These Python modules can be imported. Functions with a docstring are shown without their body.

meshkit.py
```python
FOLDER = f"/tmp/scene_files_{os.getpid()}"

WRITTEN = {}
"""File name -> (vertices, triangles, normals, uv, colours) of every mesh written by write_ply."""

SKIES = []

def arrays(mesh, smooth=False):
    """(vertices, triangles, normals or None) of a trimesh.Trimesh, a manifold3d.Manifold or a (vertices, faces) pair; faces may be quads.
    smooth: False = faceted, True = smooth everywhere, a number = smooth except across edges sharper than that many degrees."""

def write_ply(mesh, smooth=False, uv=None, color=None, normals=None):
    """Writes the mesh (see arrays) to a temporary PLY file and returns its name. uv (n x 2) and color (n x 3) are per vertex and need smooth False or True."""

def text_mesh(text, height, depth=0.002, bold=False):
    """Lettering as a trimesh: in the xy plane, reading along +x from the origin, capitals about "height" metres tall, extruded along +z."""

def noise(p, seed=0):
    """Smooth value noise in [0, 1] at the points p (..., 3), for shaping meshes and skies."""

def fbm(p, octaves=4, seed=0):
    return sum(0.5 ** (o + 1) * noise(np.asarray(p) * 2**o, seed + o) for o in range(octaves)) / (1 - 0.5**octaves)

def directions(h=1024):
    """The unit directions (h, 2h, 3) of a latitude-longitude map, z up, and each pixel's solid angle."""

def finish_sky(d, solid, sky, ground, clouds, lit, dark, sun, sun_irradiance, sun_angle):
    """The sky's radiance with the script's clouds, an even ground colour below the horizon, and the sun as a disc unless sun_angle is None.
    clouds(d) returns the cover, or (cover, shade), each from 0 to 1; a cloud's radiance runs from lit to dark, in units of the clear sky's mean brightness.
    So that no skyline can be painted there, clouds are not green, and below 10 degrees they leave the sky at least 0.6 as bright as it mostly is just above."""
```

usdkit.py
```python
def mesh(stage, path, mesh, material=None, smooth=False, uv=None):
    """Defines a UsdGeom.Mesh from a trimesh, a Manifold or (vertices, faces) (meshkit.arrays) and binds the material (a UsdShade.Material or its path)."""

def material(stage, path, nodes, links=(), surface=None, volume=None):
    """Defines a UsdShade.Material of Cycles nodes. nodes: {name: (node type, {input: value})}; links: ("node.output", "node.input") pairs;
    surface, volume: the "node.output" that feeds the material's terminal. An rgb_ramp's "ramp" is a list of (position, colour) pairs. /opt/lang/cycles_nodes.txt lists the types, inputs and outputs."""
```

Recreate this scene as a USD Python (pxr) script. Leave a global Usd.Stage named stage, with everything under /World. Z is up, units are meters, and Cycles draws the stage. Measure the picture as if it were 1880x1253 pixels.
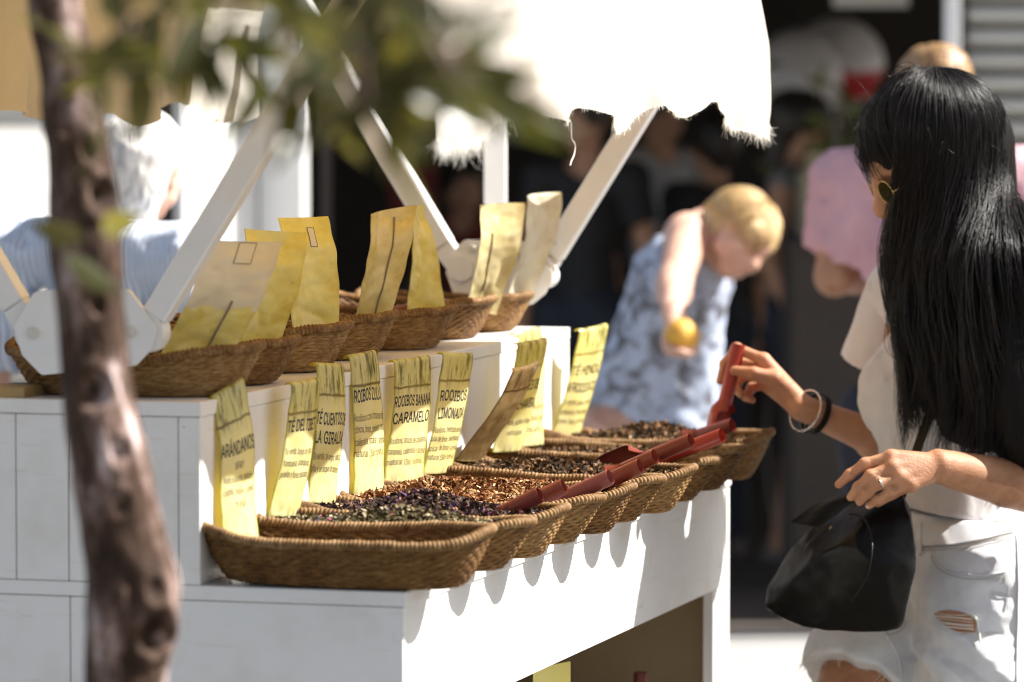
import math, random
import numpy as np
import trimesh, manifold3d, usdkit, meshkit
from manifold3d import Manifold
from shapely.geometry import Polygon
from pxr import Usd, UsdGeom, UsdLux, UsdShade, Gf, Sdf, Vt

rng = np.random.default_rng(7)
random.seed(7)
stage = Usd.Stage.CreateInMemory()
world = UsdGeom.Xform.Define(stage, '/World')
stage.SetDefaultPrim(world.GetPrim())
UsdGeom.SetStageUpAxis(stage, 'Z')
UsdGeom.SetStageMetersPerUnit(stage, 1.0)

# ------------------------------------------------------------------ camera, sky, sun, exposure
F = 8476.0                                   # focal length in pixels of the 1880 wide photograph
CAM = np.array([0.0, 0.0, 1.62])
PITCH = math.atan2(501.5, F)
EXPOSURE = 1.38
cam = UsdGeom.Camera.Define(stage, '/World/camera')
cam.AddTranslateOp().Set(Gf.Vec3d(*CAM))
cam.AddRotateXOp().Set(90 - math.degrees(PITCH))
cam.CreateHorizontalApertureAttr(36.0)
cam.CreateVerticalApertureAttr(36.0 * 1253 / 1880)
cam.CreateFocalLengthAttr(36.0 * F / 1880)
cam.CreateClippingRangeAttr(Gf.Vec2f(0.1, 2000))
cam.CreateFStopAttr(3.9)
cam.CreateFocusDistanceAttr(6.75)
cam.CreateExposureAttr(EXPOSURE)

SUN_AZ, SUN_EL = math.radians(7), math.radians(48)      # azimuth from +x towards +y
SUN = np.array([math.cos(SUN_AZ) * math.cos(SUN_EL), math.sin(SUN_AZ) * math.cos(SUN_EL), math.sin(SUN_EL)])
sky = UsdLux.DomeLight.Define(stage, '/World/sky')
sky_mat = usdkit.material(stage, '/World/Looks/sky_look', {
    's': ('sky_texture', {'sky_type': 'single_scattering', 'sun_disc': False, 'sun_elevation': SUN_EL, 'sun_rotation': math.atan2(SUN[0], SUN[1]), 'aerosol_density': 2.5}),
    'h': ('hsv', {'saturation': 0.72}),
    'b': ('background_shader', {'strength': 0.05})}, [('s.color', 'h.color'), ('h.color', 'b.color')], surface='b.background')
UsdShade.MaterialBindingAPI.Apply(sky.GetPrim()).Bind(sky_mat)
sky.GetPrim().SetCustomDataByKey('kind', 'structure')
sun = UsdLux.DistantLight.Define(stage, '/World/sun')
sun.CreateNormalizeAttr(True)
sun.CreateIntensityAttr(1.25)
sun.CreateAngleAttr(0.5)
sun.CreateColorAttr(Gf.Vec3f(1.0, 0.965, 0.905))
sun.AddRotateXYZOp().Set(Gf.Vec3f(90 - math.degrees(SUN_EL), 0, math.degrees(math.atan2(SUN[0], -SUN[1]))))

# ------------------------------------------------------------------ helpers
def ray(x, y):
    a, b = (x - 940) / F, (626.5 - y) / F
    c, s = math.cos(PITCH), math.sin(PITCH)
    return np.array([a, c + b * s, -s + b * c])

def at(x, y, d):                      # the point seen at a pixel, d metres ahead
    r = ray(x, y)
    return CAM + r * (d / r[1])

C = at(744, 1088, 6.0)                # near customer-side corner of the lower table top
TOP1 = C[2]
L = ray(3389, 125); L[2] = 0; L /= np.linalg.norm(L)          # along the stall, away from the camera
W = np.array([-L[1], L[0], 0.0])                              # across it, to the left
UP = np.array([0, 0, 1.0])

def ST(u, v, z): return np.array([C[0], C[1], 0]) + u * L + v * W + np.array([0, 0, z])
def on_plane(x, y, p, n):
    r = ray(x, y)
    return CAM + r * (np.dot(p - CAM, n) / np.dot(r, n))
def atu(x, y, u): return on_plane(x, y, C + u * L, L)
def atv(x, y, v): return on_plane(x, y, C + v * W, W)
def atz(x, y, z): return on_plane(x, y, np.array([0, 0, z]), UP)
def uv_of(p): q = p - C; return float(q @ L), float(q @ W)

used = {}
def path_for(name, parent):
    base = '/World/' + name if parent is None else str(parent.GetPath()) + '/' + name
    n = used.get(base, -1) + 1
    used[base] = n
    return base if n == 0 else f'{base}_{n:03d}'

def tag(p, label=None, cat=None, group=None, kind=None):
    p = p.GetPrim() if hasattr(p, 'GetPrim') else p
    for k, v in (('label', label), ('category', cat), ('group', group), ('kind', kind)):
        if v: p.SetCustomDataByKey(k, v)
    return p

bases = {}
def thing(name, label=None, cat=None, loc=(0, 0, 0), group=None, kind=None, matrix=None):
    x = UsdGeom.Xform.Define(stage, path_for(name, None))
    if matrix is not None: x.AddTransformOp().Set(Gf.Matrix4d(np.asarray(matrix).T.tolist()))
    else: x.AddTranslateOp().Set(Gf.Vec3d(*map(float, loc)))
    bases[str(x.GetPath())] = np.zeros(3) if matrix is not None else np.asarray(loc, float)
    return tag(x, label, cat, group, kind)

def base_of(p):
    s = str(p.GetPath())
    while s not in bases and s.count('/') > 1: s = s.rsplit('/', 1)[0]
    return bases.get(s, np.zeros(3))

def obj(name, mesh, mat, parent=None, smooth=False, uv=None, label=None, cat=None, group=None, kind=None, tint=None):
    v, f, n = meshkit.arrays(mesh, smooth)
    b = base_of(parent) if parent is not None else np.zeros(3)
    p = path_for(name, parent)
    m = UsdGeom.Mesh.Define(stage, p)
    m.CreatePointsAttr(Vt.Vec3fArray.FromNumpy((v - b).astype(np.float32)))
    m.CreateFaceVertexCountsAttr(Vt.IntArray.FromNumpy(np.full(len(f), 3, np.int32)))
    m.CreateFaceVertexIndicesAttr(Vt.IntArray.FromNumpy(np.ascontiguousarray(f.astype(np.int32)).ravel()))
    m.CreateSubdivisionSchemeAttr('none')
    if n is not None:
        m.CreateNormalsAttr(Vt.Vec3fArray.FromNumpy(n.astype(np.float32))); m.SetNormalsInterpolation('vertex')
    if uv is not None:
        UsdGeom.PrimvarsAPI(m).CreatePrimvar('st', Sdf.ValueTypeNames.TexCoord2fArray, 'vertex').Set(Vt.Vec2fArray.FromNumpy(np.asarray(uv, np.float32)))
    if tint is not None:
        UsdGeom.PrimvarsAPI(m).CreatePrimvar('tint', Sdf.ValueTypeNames.FloatArray, 'vertex').Set(Vt.FloatArray.FromNumpy(np.asarray(tint, np.float32)))
    UsdShade.MaterialBindingAPI.Apply(m.GetPrim()).Bind(mat)
    return tag(m, label, cat, group, kind)

def curves(name, strands, widths, mat, parent=None, kind=None, label=None, cat=None):
    b = base_of(parent) if parent is not None else np.zeros(3)
    c = UsdGeom.BasisCurves.Define(stage, path_for(name, parent))
    pts = np.vstack(strands) - b
    c.CreatePointsAttr(Vt.Vec3fArray.FromNumpy(pts.astype(np.float32)))
    c.CreateCurveVertexCountsAttr(Vt.IntArray.FromNumpy(np.array([len(s) for s in strands], np.int32)))
    c.CreateTypeAttr('linear')
    c.CreateWidthsAttr(Vt.FloatArray.FromNumpy(np.concatenate(widths).astype(np.float32))); c.SetWidthsInterpolation('vertex')
    UsdShade.MaterialBindingAPI.Apply(c.GetPrim()).Bind(mat)
    return tag(c, label, cat, None, kind)

def copy_of(proto, matrix, label=None, group=None):
    x = UsdGeom.Xform.Define(stage, path_for(proto.GetName().rstrip('0123456789_'), None))
    x.AddTransformOp().Set(Gf.Matrix4d(np.asarray(matrix).T.tolist()))
    x.GetPrim().GetReferences().AddInternalReference(proto.GetPath())
    x.GetPrim().SetInstanceable(True)
    return tag(x, label, proto.GetCustomDataByKey('category'), group or proto.GetCustomDataByKey('group'))

def mat4(R, t):
    m = np.eye(4); m[:3, :3] = R; m[:3, 3] = t
    return m
def rot(axis, a):
    return trimesh.transformations.rotation_matrix(a, axis)[:3, :3]
def unit(v): return np.asarray(v, float) / np.linalg.norm(v)

def cat_mesh(ms):
    vs, fs, n = [], [], 0
    for m in ms:
        v, f, _ = meshkit.arrays(m)
        vs.append(v); fs.append(f + n); n += len(v)
    return np.vstack(vs), np.vstack(fs)

def bevel_box(o, ax, ay, az, c=0.0012):
    """A chamfered box with a corner at o and edges ax, ay, az (any frame)."""
    o, ax, ay, az = (np.asarray(x, float) for x in (o, ax, ay, az))
    lx, ly, lz = (np.linalg.norm(x) for x in (ax, ay, az))
    pts = []
    c = min(c, lx / 3, ly / 3, lz / 3)
    for i in (0, 1):
        for j in (0, 1):
            for k in (0, 1):
                p = np.array([i * lx, j * ly, k * lz])
                s = np.array([1 - 2 * i, 1 - 2 * j, 1 - 2 * k]) * c
                for m in range(3):
                    q = p + s; q[m] = p[m]
                    pts.append(q)
    h = trimesh.convex.convex_hull(np.array(pts))
    R = np.stack([ax / lx, ay / ly, az / lz], 1)
    v = h.vertices @ R.T + o
    f = h.faces if np.linalg.det(R) > 0 else h.faces[:, ::-1]
    return np.array(v), np.array(f)

def sbox(u0, u1, v0, v1, z0, z1, c=0.0012):
    return bevel_box(ST(u0, v0, z0), (u1 - u0) * L, (v1 - v0) * W, np.array([0, 0, z1 - z0]), c)

def wbox(x0, x1, y0, y1, z0, z1, c=0.003):
    return bevel_box([x0, y0, z0], [x1 - x0, 0, 0], [0, y1 - y0, 0], [0, 0, z1 - z0], c)

def bar(p, q, side, w, t, c=0.002):
    """A box-section bar from p to q; side: direction of its width w; t its thickness."""
    p, q = np.asarray(p, float), np.asarray(q, float)
    d = q - p; s = unit(side - d * np.dot(side, d) / np.dot(d, d)); n = unit(np.cross(d, s))
    return bevel_box(p - s * w / 2 - n * t / 2, d, s * w, n * t, c)

def grid_faces(nu, nv, wrap=False):
    i, j = np.meshgrid(np.arange(nu if wrap else nu - 1), np.arange(nv - 1), indexing='ij')
    a, b = i * nv + j, ((i + 1) % nu) * nv + j
    q = np.stack([a, b, b + 1, a + 1], -1).reshape(-1, 4)
    return np.vstack([q[:, [0, 1, 2]], q[:, [0, 2, 3]]])

def tube(points, radii, sides=10, closed=False, cap=True):
    p = np.asarray(points, float)
    if closed:
        t = np.roll(p, -1, 0) - np.roll(p, 1, 0)
    else: t = np.gradient(p, axis=0)
    t /= np.linalg.norm(t, axis=1, keepdims=True) + 1e-12
    ref = np.array([0, 0, 1.0]) if abs(t[:, 2]).mean() < 0.8 else np.array([1.0, 0, 0])
    a = np.cross(t, ref); a /= np.linalg.norm(a, axis=1, keepdims=True) + 1e-12
    b = np.cross(t, a)
    ang = np.arange(sides) * 2 * np.pi / sides
    r = np.broadcast_to(np.asarray(radii, float), (len(p),)) if np.ndim(radii) < 2 else radii
    rr = r[:, None, None] if r.ndim == 1 else r[:, :, None]
    v = p[:, None] + rr * (np.cos(ang)[None, :, None] * a[:, None] - np.sin(ang)[None, :, None] * b[:, None])
    n, s = len(p), sides
    i, j = np.meshgrid(np.arange(n if closed else n - 1), np.arange(s), indexing='ij')
    i2, j2 = (i + 1) % n, (j + 1) % s
    q = np.stack([i * s + j, i * s + j2, i2 * s + j2, i2 * s + j], -1).reshape(-1, 4)
    f = np.vstack([q[:, [0, 1, 2]], q[:, [0, 2, 3]]])
    v = v.reshape(-1, 3)
    if cap and not closed:
        k = len(v)
        v = np.vstack([v, p[0], p[-1]])
        e0 = np.array([[k, (x + 1) % s, x] for x in range(s)])
        e1 = np.array([[k + 1, (n - 1) * s + x, (n - 1) * s + (x + 1) % s] for x in range(s)])
        f = np.vstack([f, e0, e1])
    return v, f

def spline(pts, n):
    from scipy.interpolate import CubicSpline
    p = np.asarray(pts, float)
    s = np.r_[0, np.cumsum(np.linalg.norm(np.diff(p, axis=0), axis=1))]
    return CubicSpline(s, p)(np.linspace(0, s[-1], n))

def surface_nets(D, o, h):
    neg = D < 0
    cnt = sum(neg[i:D.shape[0] - 1 + i, j:D.shape[1] - 1 + j, k:D.shape[2] - 1 + k].astype(np.int8) for i in (0, 1) for j in (0, 1) for k in (0, 1))
    act = (cnt > 0) & (cnt < 8)
    I = np.argwhere(act)
    idx = np.full(act.shape, -1, int); idx[act] = np.arange(len(I))
    corners = [np.array(c) for c in np.ndindex(2, 2, 2)]
    pos, num = np.zeros((len(I), 3)), np.zeros(len(I))
    for a in corners:
        for b in corners:
            if (b - a).sum() == 1 and (b - a).min() >= 0:
                da, db = D[tuple((I + a).T)], D[tuple((I + b).T)]
                m = (da < 0) != (db < 0)
                t = np.where(m, da / np.where(m, da - db, 1), 0)
                pos += m[:, None] * (a + t[:, None] * (b - a)); num += m
    V = o + h * (I + pos / num[:, None])
    faces = []
    for ax in range(3):
        b, c = (ax + 1) % 3, (ax + 2) % 3
        s0 = [slice(None)] * 3; s1 = [slice(None)] * 3
        s0[ax] = slice(0, -1); s1[ax] = slice(1, None)
        n0, n1 = neg[tuple(s0)], neg[tuple(s1)]
        E = np.argwhere(n0 != n1)
        E = E[(E[:, b] >= 1) & (E[:, c] >= 1) & (E[:, b] < act.shape[b]) & (E[:, c] < act.shape[c])]
        if not len(E): continue
        def cell(db, dc):
            e = E.copy(); e[:, b] += db; e[:, c] += dc
            return idx[tuple(e.T)]
        q = np.stack([cell(-1, -1), cell(0, -1), cell(0, 0), cell(-1, 0)], 1)
        inside = n0[tuple(E.T)]
        q[~inside] = q[~inside][:, ::-1]
        faces.append(q)
    q = np.vstack(faces)
    q = q[(q >= 0).all(1)]
    return V, np.vstack([q[:, [0, 1, 2]], q[:, [0, 2, 3]]])

def blob(bones, h, k=0.02, warp=None, clip=(), holes=(), pad=0.03):
    """Smooth union of tapered capsules. A bone: (p, r, q, s[, flat direction, flat factor]). warp(p) adds to the distance; clip: (point, normal) keeps the side against the normal."""
    P = np.array([x for b in bones for x in (b[0], b[2])], float); R = np.array([x for b in bones for x in (b[1], b[3])], float)
    lo, hi = (P - R[:, None]).min(0) - pad, (P + R[:, None]).max(0) + pad
    for p, n in clip:                                   # shrink the box for axis-aligned clips
        n = np.asarray(n, float)
        if abs(n[2]) > 0.99:
            if n[2] > 0: hi[2] = min(hi[2], p[2] + pad)
            else: lo[2] = max(lo[2], p[2] - pad)
    N = np.ceil((hi - lo) / h).astype(int) + 1
    D = np.full(N, 10.0, np.float32)
    def subgrid(a, b):
        i0 = np.clip(np.floor((a - lo) / h).astype(int), 0, N); i1 = np.clip(np.ceil((b - lo) / h).astype(int) + 1, 0, N)
        g = np.stack(np.meshgrid(*[lo[m] + h * np.arange(i0[m], i1[m]) for m in range(3)], indexing='ij'), -1)
        return tuple(slice(x, y) for x, y in zip(i0, i1)), g
    def dist(b, g):
        p, r, q, s = (np.asarray(x, float) for x in b[:4])
        d = q - p; l2 = max(d @ d, 1e-12)
        pa = g - p
        t = np.clip(pa @ d / l2, 0, 1)
        e = pa - t[..., None] * d
        if len(b) > 4:
            n = unit(b[4]); e = e + (b[5] - 1) * (e @ n)[..., None] * n
        return np.linalg.norm(e, axis=-1) - (r + t * (s - r))
    for b in bones:
        rm = max(b[1], b[3]) + k + 3 * h
        sl, g = subgrid(np.minimum(b[0], b[2]) - rm, np.maximum(b[0], b[2]) + rm)
        if g.size == 0: continue
        d = dist(b, g); A = D[sl]
        m = np.maximum(k - np.abs(A - d), 0) / k
        D[sl] = np.minimum(A, d) - m * m * k * 0.25
    for b in holes:
        rm = max(b[1], b[3]) + k + 3 * h
        sl, g = subgrid(np.minimum(b[0], b[2]) - rm, np.maximum(b[0], b[2]) + rm)
        if g.size == 0: continue
        d = -dist(b, g); A = D[sl]; kk = k * 0.4
        m = np.maximum(kk - np.abs(A - d), 0) / kk
        D[sl] = np.maximum(A, d) + m * m * kk * 0.25
    if warp is not None or len(clip):
        band = np.argwhere(D < 4 * h + 0.02)
        g = lo + h * band
        d = D[tuple(band.T)]
        if warp is not None: d = d + warp(g)
        for p, n in clip: d = np.maximum(d, (g - np.asarray(p)) @ unit(n))
        D[tuple(band.T)] = d
    D[0], D[-1], D[:, 0], D[:, -1], D[:, :, 0], D[:, :, -1] = 1, 1, 1, 1, 1, 1
    return surface_nets(D, lo, h)

# ------------------------------------------------------------------ materials
def M(name, nodes, links, surface): return usdkit.material(stage, '/World/Looks/' + name, nodes, links, surface=surface)

def simple(name, col, rough=0.5, var=0.12, scale=30, bump=0.0, bscale=None, **kw):
    """A principled material with a noise tint and, if asked, fine relief."""
    col = np.asarray(col, float)
    nodes = {'g': ('geometry', {}), 'n': ('noise_texture', {'scale': scale, 'detail': 5, 'roughness': 0.6}),
             'r': ('rgb_ramp', {'ramp': [(0.25, tuple(np.clip(col * (1 - var), 0, 1))), (0.75, tuple(np.clip(col * (1 + var), 0, 1)))]}),
             'p': ('principled_bsdf', {'roughness': rough, **kw})}
    links = [('g.position', 'n.vector'), ('n.fac', 'r.fac'), ('r.color', 'p.base_color')]
    if bump:
        nodes['bn'] = ('noise_texture', {'scale': bscale or scale * 4, 'detail': 4})
        nodes['b'] = ('bump', {'strength': 1.0, 'distance': bump})
        links += [('g.position', 'bn.vector'), ('bn.fac', 'b.height'), ('b.normal', 'p.normal')]
    return M(name, nodes, links, 'p.BSDF')

def cloth(name, col, trans, mixf=0.4, rough=0.9, var=0.05, scale=12, weave=900, bump=0.0003):
    col, trans = np.asarray(col, float), np.asarray(trans, float)
    nodes = {'g': ('geometry', {}), 'n': ('noise_texture', {'scale': scale, 'detail': 5}),
             'r': ('rgb_ramp', {'ramp': [(0.3, tuple(col * (1 - var))), (0.7, tuple(np.clip(col * (1 + var), 0, 1)))]}),
             'bn': ('noise_texture', {'scale': weave, 'detail': 2}), 'b': ('bump', {'distance': bump}),
             'd': ('principled_bsdf', {'roughness': rough, 'specular_ior_level': 0.2}), 't': ('translucent_bsdf', {'color': tuple(trans)}), 'm': ('mix_closure', {'fac': mixf})}
    links = [('g.position', 'n.vector'), ('n.fac', 'r.fac'), ('r.color', 'd.base_color'), ('g.position', 'bn.vector'), ('bn.fac', 'b.height'), ('b.normal', 'd.normal'),
             ('d.BSDF', 'm.closure1'), ('t.BSDF', 'm.closure2')]
    return M(name, nodes, links, 'm.closure')

# white lacquered board with faint grime and scuffs
MAT = {}
MAT['white_board'] = M('white_board', {
    'g': ('geometry', {}), 'n': ('noise_texture', {'scale': 9, 'detail': 6, 'roughness': 0.62}),
    'n2': ('noise_texture', {'scale': 70, 'detail': 3}), 'r': ('rgb_ramp', {'ramp': [(0.0, (0.62, 0.57, 0.48)), (0.33, (0.74, 0.72, 0.68)), (0.5, (0.80, 0.79, 0.77)), (1, (0.82, 0.815, 0.80))]}),
    'v': ('voronoi_texture', {'scale': 17, 'randomness': 1}), 'vr': ('rgb_ramp', {'ramp': [(0.0, (0.30, 0.20, 0.10)), (0.020, (0.45, 0.34, 0.20)), (0.034, (1, 1, 1)), (1, (1, 1, 1))]}),
    'sm': ('mapping', {'scale': (3, 3, 40)}), 'sn': ('noise_texture', {'scale': 3.0, 'detail': 6, 'roughness': 0.7}), 'sr': ('rgb_ramp', {'ramp': [(0.30, (0.80, 0.76, 0.68)), (0.40, (1, 1, 1))]}), 'm2': ('mix_color', {'blend_type': 'multiply', 'fac': 0.7}),
    'm': ('mix_color', {'blend_type': 'multiply', 'fac': 0.8}), 'b': ('bump', {'distance': 0.0002}), 'p': ('principled_bsdf', {'roughness': 0.38})},
    [('g.position', 'n.vector'), ('g.position', 'n2.vector'), ('g.position', 'v.vector'), ('n.fac', 'r.fac'), ('v.distance', 'vr.fac'), ('r.color', 'm.a'), ('vr.color', 'm.b'), ('g.position', 'sm.vector'), ('sm.vector', 'sn.vector'), ('sn.fac', 'sr.fac'), ('m.result', 'm2.a'), ('sr.color', 'm2.b'), ('m2.result', 'p.base_color'), ('n2.fac', 'b.height'), ('b.normal', 'p.normal')], 'p.BSDF')
MAT['white_metal'] = simple('white_metal', (0.79, 0.785, 0.77), 0.32, 0.04, 20, 0.0003, 60)
MAT['dark_gap'] = simple('dark_gap', (0.09, 0.075, 0.06), 0.8)
MAT['bolt'] = simple('bolt_metal', (0.62, 0.61, 0.56), 0.35, 0.1, 60)
MAT['canvas'] = cloth('canvas', (0.78, 0.75, 0.69), (0.64, 0.39, 0.12), 0.42, weave=500)
MAT['thread'] = simple('thread', (0.86, 0.83, 0.76), 0.8)
# ------------------------------------------------------------------ ground and the arcade behind
MAT['paving'] = M('paving', {
    'g': ('geometry', {}), 'mp': ('mapping', {'rotation': (0, 0, 0.35)}),
    'br': ('brick_texture', {'scale': 1.0, 'color1': (0.13, 0.12, 0.10), 'color2': (0.11, 0.10, 0.085), 'mortar': (0.08, 0.07, 0.06), 'mortar_size': 0.012, 'brick_width': 0.9, 'row_height': 0.6}),
    'n': ('noise_texture', {'scale': 3, 'detail': 8, 'roughness': 0.65}), 'r': ('rgb_ramp', {'ramp': [(0.3, (0.72, 0.71, 0.69)), (0.7, (1, 1, 1))]}),
    'm': ('mix_color', {'blend_type': 'multiply', 'fac': 1.0}), 'b': ('bump', {'distance': 0.003}), 'p': ('principled_bsdf', {'roughness': 0.75})},
    [('g.position', 'mp.vector'), ('mp.vector', 'br.vector'), ('g.position', 'n.vector'), ('n.fac', 'r.fac'), ('br.color', 'm.a'), ('r.color', 'm.b'), ('m.result', 'p.base_color'), ('n.fac', 'b.height'), ('b.normal', 'p.normal')], 'p.BSDF')
gv = np.array([[-600, -300, 0], [600, -300, 0], [600, 900, 0], [-600, 900, 0]], float)
obj('ground', (gv, np.array([[0, 1, 2], [0, 2, 3]])), MAT['paving'], label='stone paving of the market square, darkened to cut bounce light', cat='ground', kind='structure')  # base colour kept dark so less sunlight bounces into the shade

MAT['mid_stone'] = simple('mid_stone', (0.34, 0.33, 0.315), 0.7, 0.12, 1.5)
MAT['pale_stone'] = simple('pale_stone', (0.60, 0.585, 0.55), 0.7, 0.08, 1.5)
for nm, y0, y1, lb in (('pale_pavement', 11.6, 13.2, 'paler sheet painted in for the strip of sunlit paving before the shade'), ('pale_plaza', 34.0, 116.0, 'paler sheet painted in for the wide sunlit plaza at the far left')):
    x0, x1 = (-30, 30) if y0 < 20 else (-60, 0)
    obj(nm, (np.array([[x0, y0, 0.004], [x1, y0, 0.004], [x1, y1, 0.004], [x0, y1, 0.004]], float), np.array([[0, 1, 2], [0, 2, 3]])), MAT['pale_stone' if y0 > 20 else 'mid_stone'], label=lb, cat='pavement', kind='structure')  # lighter colour paints the sunlight on what is the same paving
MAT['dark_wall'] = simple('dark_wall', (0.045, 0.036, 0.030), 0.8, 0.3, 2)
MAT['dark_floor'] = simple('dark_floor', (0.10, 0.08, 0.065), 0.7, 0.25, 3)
obj('road', (np.array([[-1.02, 13.22, 0.004], [30, 13.22, 0.004], [30, 23.69, 0.004], [-1.02, 23.69, 0.004]]), np.array([[0, 1, 2], [0, 2, 3]])), MAT['dark_floor'], label='dark sheet painted in for the shade on the ground behind the sunlit strip', cat='road', kind='structure')  # shade put into the colour: dark sheet starting at the shadow line
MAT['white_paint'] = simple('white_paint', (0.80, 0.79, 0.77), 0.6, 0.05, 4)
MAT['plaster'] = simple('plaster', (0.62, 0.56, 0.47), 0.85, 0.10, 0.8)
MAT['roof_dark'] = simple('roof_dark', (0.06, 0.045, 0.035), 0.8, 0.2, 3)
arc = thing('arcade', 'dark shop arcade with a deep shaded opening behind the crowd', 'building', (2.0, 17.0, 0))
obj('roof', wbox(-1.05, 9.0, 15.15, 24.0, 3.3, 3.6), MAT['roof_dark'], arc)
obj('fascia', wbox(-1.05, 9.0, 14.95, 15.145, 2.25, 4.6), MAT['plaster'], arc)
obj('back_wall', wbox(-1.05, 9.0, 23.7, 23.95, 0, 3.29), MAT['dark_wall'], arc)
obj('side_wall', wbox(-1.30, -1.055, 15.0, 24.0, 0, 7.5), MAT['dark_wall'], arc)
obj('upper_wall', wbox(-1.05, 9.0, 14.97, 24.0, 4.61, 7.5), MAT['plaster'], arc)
aw = thing('shop_awning', 'awning added above the view to darken the crowd before the arcade', 'awning', (2.2, 14.3, 0))  # added, unseen: keeps sky light off the crowd
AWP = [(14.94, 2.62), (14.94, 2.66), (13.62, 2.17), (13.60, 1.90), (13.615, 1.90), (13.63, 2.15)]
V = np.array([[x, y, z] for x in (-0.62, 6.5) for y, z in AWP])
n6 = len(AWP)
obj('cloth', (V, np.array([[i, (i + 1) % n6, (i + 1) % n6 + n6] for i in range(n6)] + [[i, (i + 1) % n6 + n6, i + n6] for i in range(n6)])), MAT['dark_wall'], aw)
for x in (-0.55, 3.2, 6.4):
    obj('pole', tube(np.array([[x, 13.66, 0], [x, 13.66, 2.12]]), 0.016, 10), MAT['dark_wall'], aw)
# folding white screen that stands at the end of the arcade
pillar = thing('white_screen', 'tall white painted folded board, half sunlit, beside the dark arcade', 'screen', at(470, 620, 12.6) * [1, 1, 0])
a0, a1, b1 = at(337, 500, 12.5), at(474, 500, 12.8), at(556, 500, 12.72)
for nm, p, q in (('sunlit_panel', a0, a1), ('shaded_panel', a1, b1)):
    p = p * [1, 1, 0]; q = q * [1, 1, 0]
    d = unit(q - p); n = np.array([d[1], -d[0], 0]); n = n if n[1] < 0 else -n
    obj('panel', bevel_box(p + d * 0.002, (q - p) - d * 0.003, -n * 0.03, [0, 0, 2.35], 0.002), MAT['white_paint'], pillar)
# rolled louvre and post at the right
lou = thing('louvred_shutter', 'pale grey slatted shutter at the right edge behind the crowd', 'shutter', at(1850, 600, 13.3) * [1, 1, 0])
MAT['slat'] = simple('slat', (0.52, 0.51, 0.47), 0.5, 0.06, 6)
x0, x1 = at(1776, 300, 13.3)[0], at(1776, 300, 13.3)[0] + 1.3
zt, z = 2.15, 0.25
k = 0
while z < zt:
    o = np.array([x0, 13.3, z])
    obj('slat', bevel_box(o, [x1 - x0, 0, 0], [0, 0.045, -0.02], [0, 0.012, 0.034], 0.003), MAT['slat'], lou)
    z += 0.0658
obj('frame', cat_mesh([wbox(x0 - 0.035, x0 - 0.003, 13.29, 13.36, 0, 2.3), wbox(x1 + 0.003, x1 + 0.035, 13.29, 13.36, 0, 2.3), wbox(x0 - 0.035, x1 + 0.035, 13.29, 13.36, 2.302, 2.36)]), MAT['dark_wall'], lou)
px0, px1 = at(1734, 60, 13.0)[0], at(1761, 60, 13.0)[0]
pst = thing('canopy_post', 'slim pale grey post beside the slatted shutter', 'post', ((px0 + px1) / 2, 13.0, 0))
obj('shaft', wbox(px0, px1, 12.98, 13.02, 0.06, 2.24), MAT['white_paint'], pst)
obj('foot', wbox(px0 - 0.03, px1 + 0.03, 12.95, 13.05, 0, 0.058), MAT['white_paint'], pst)
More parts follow.
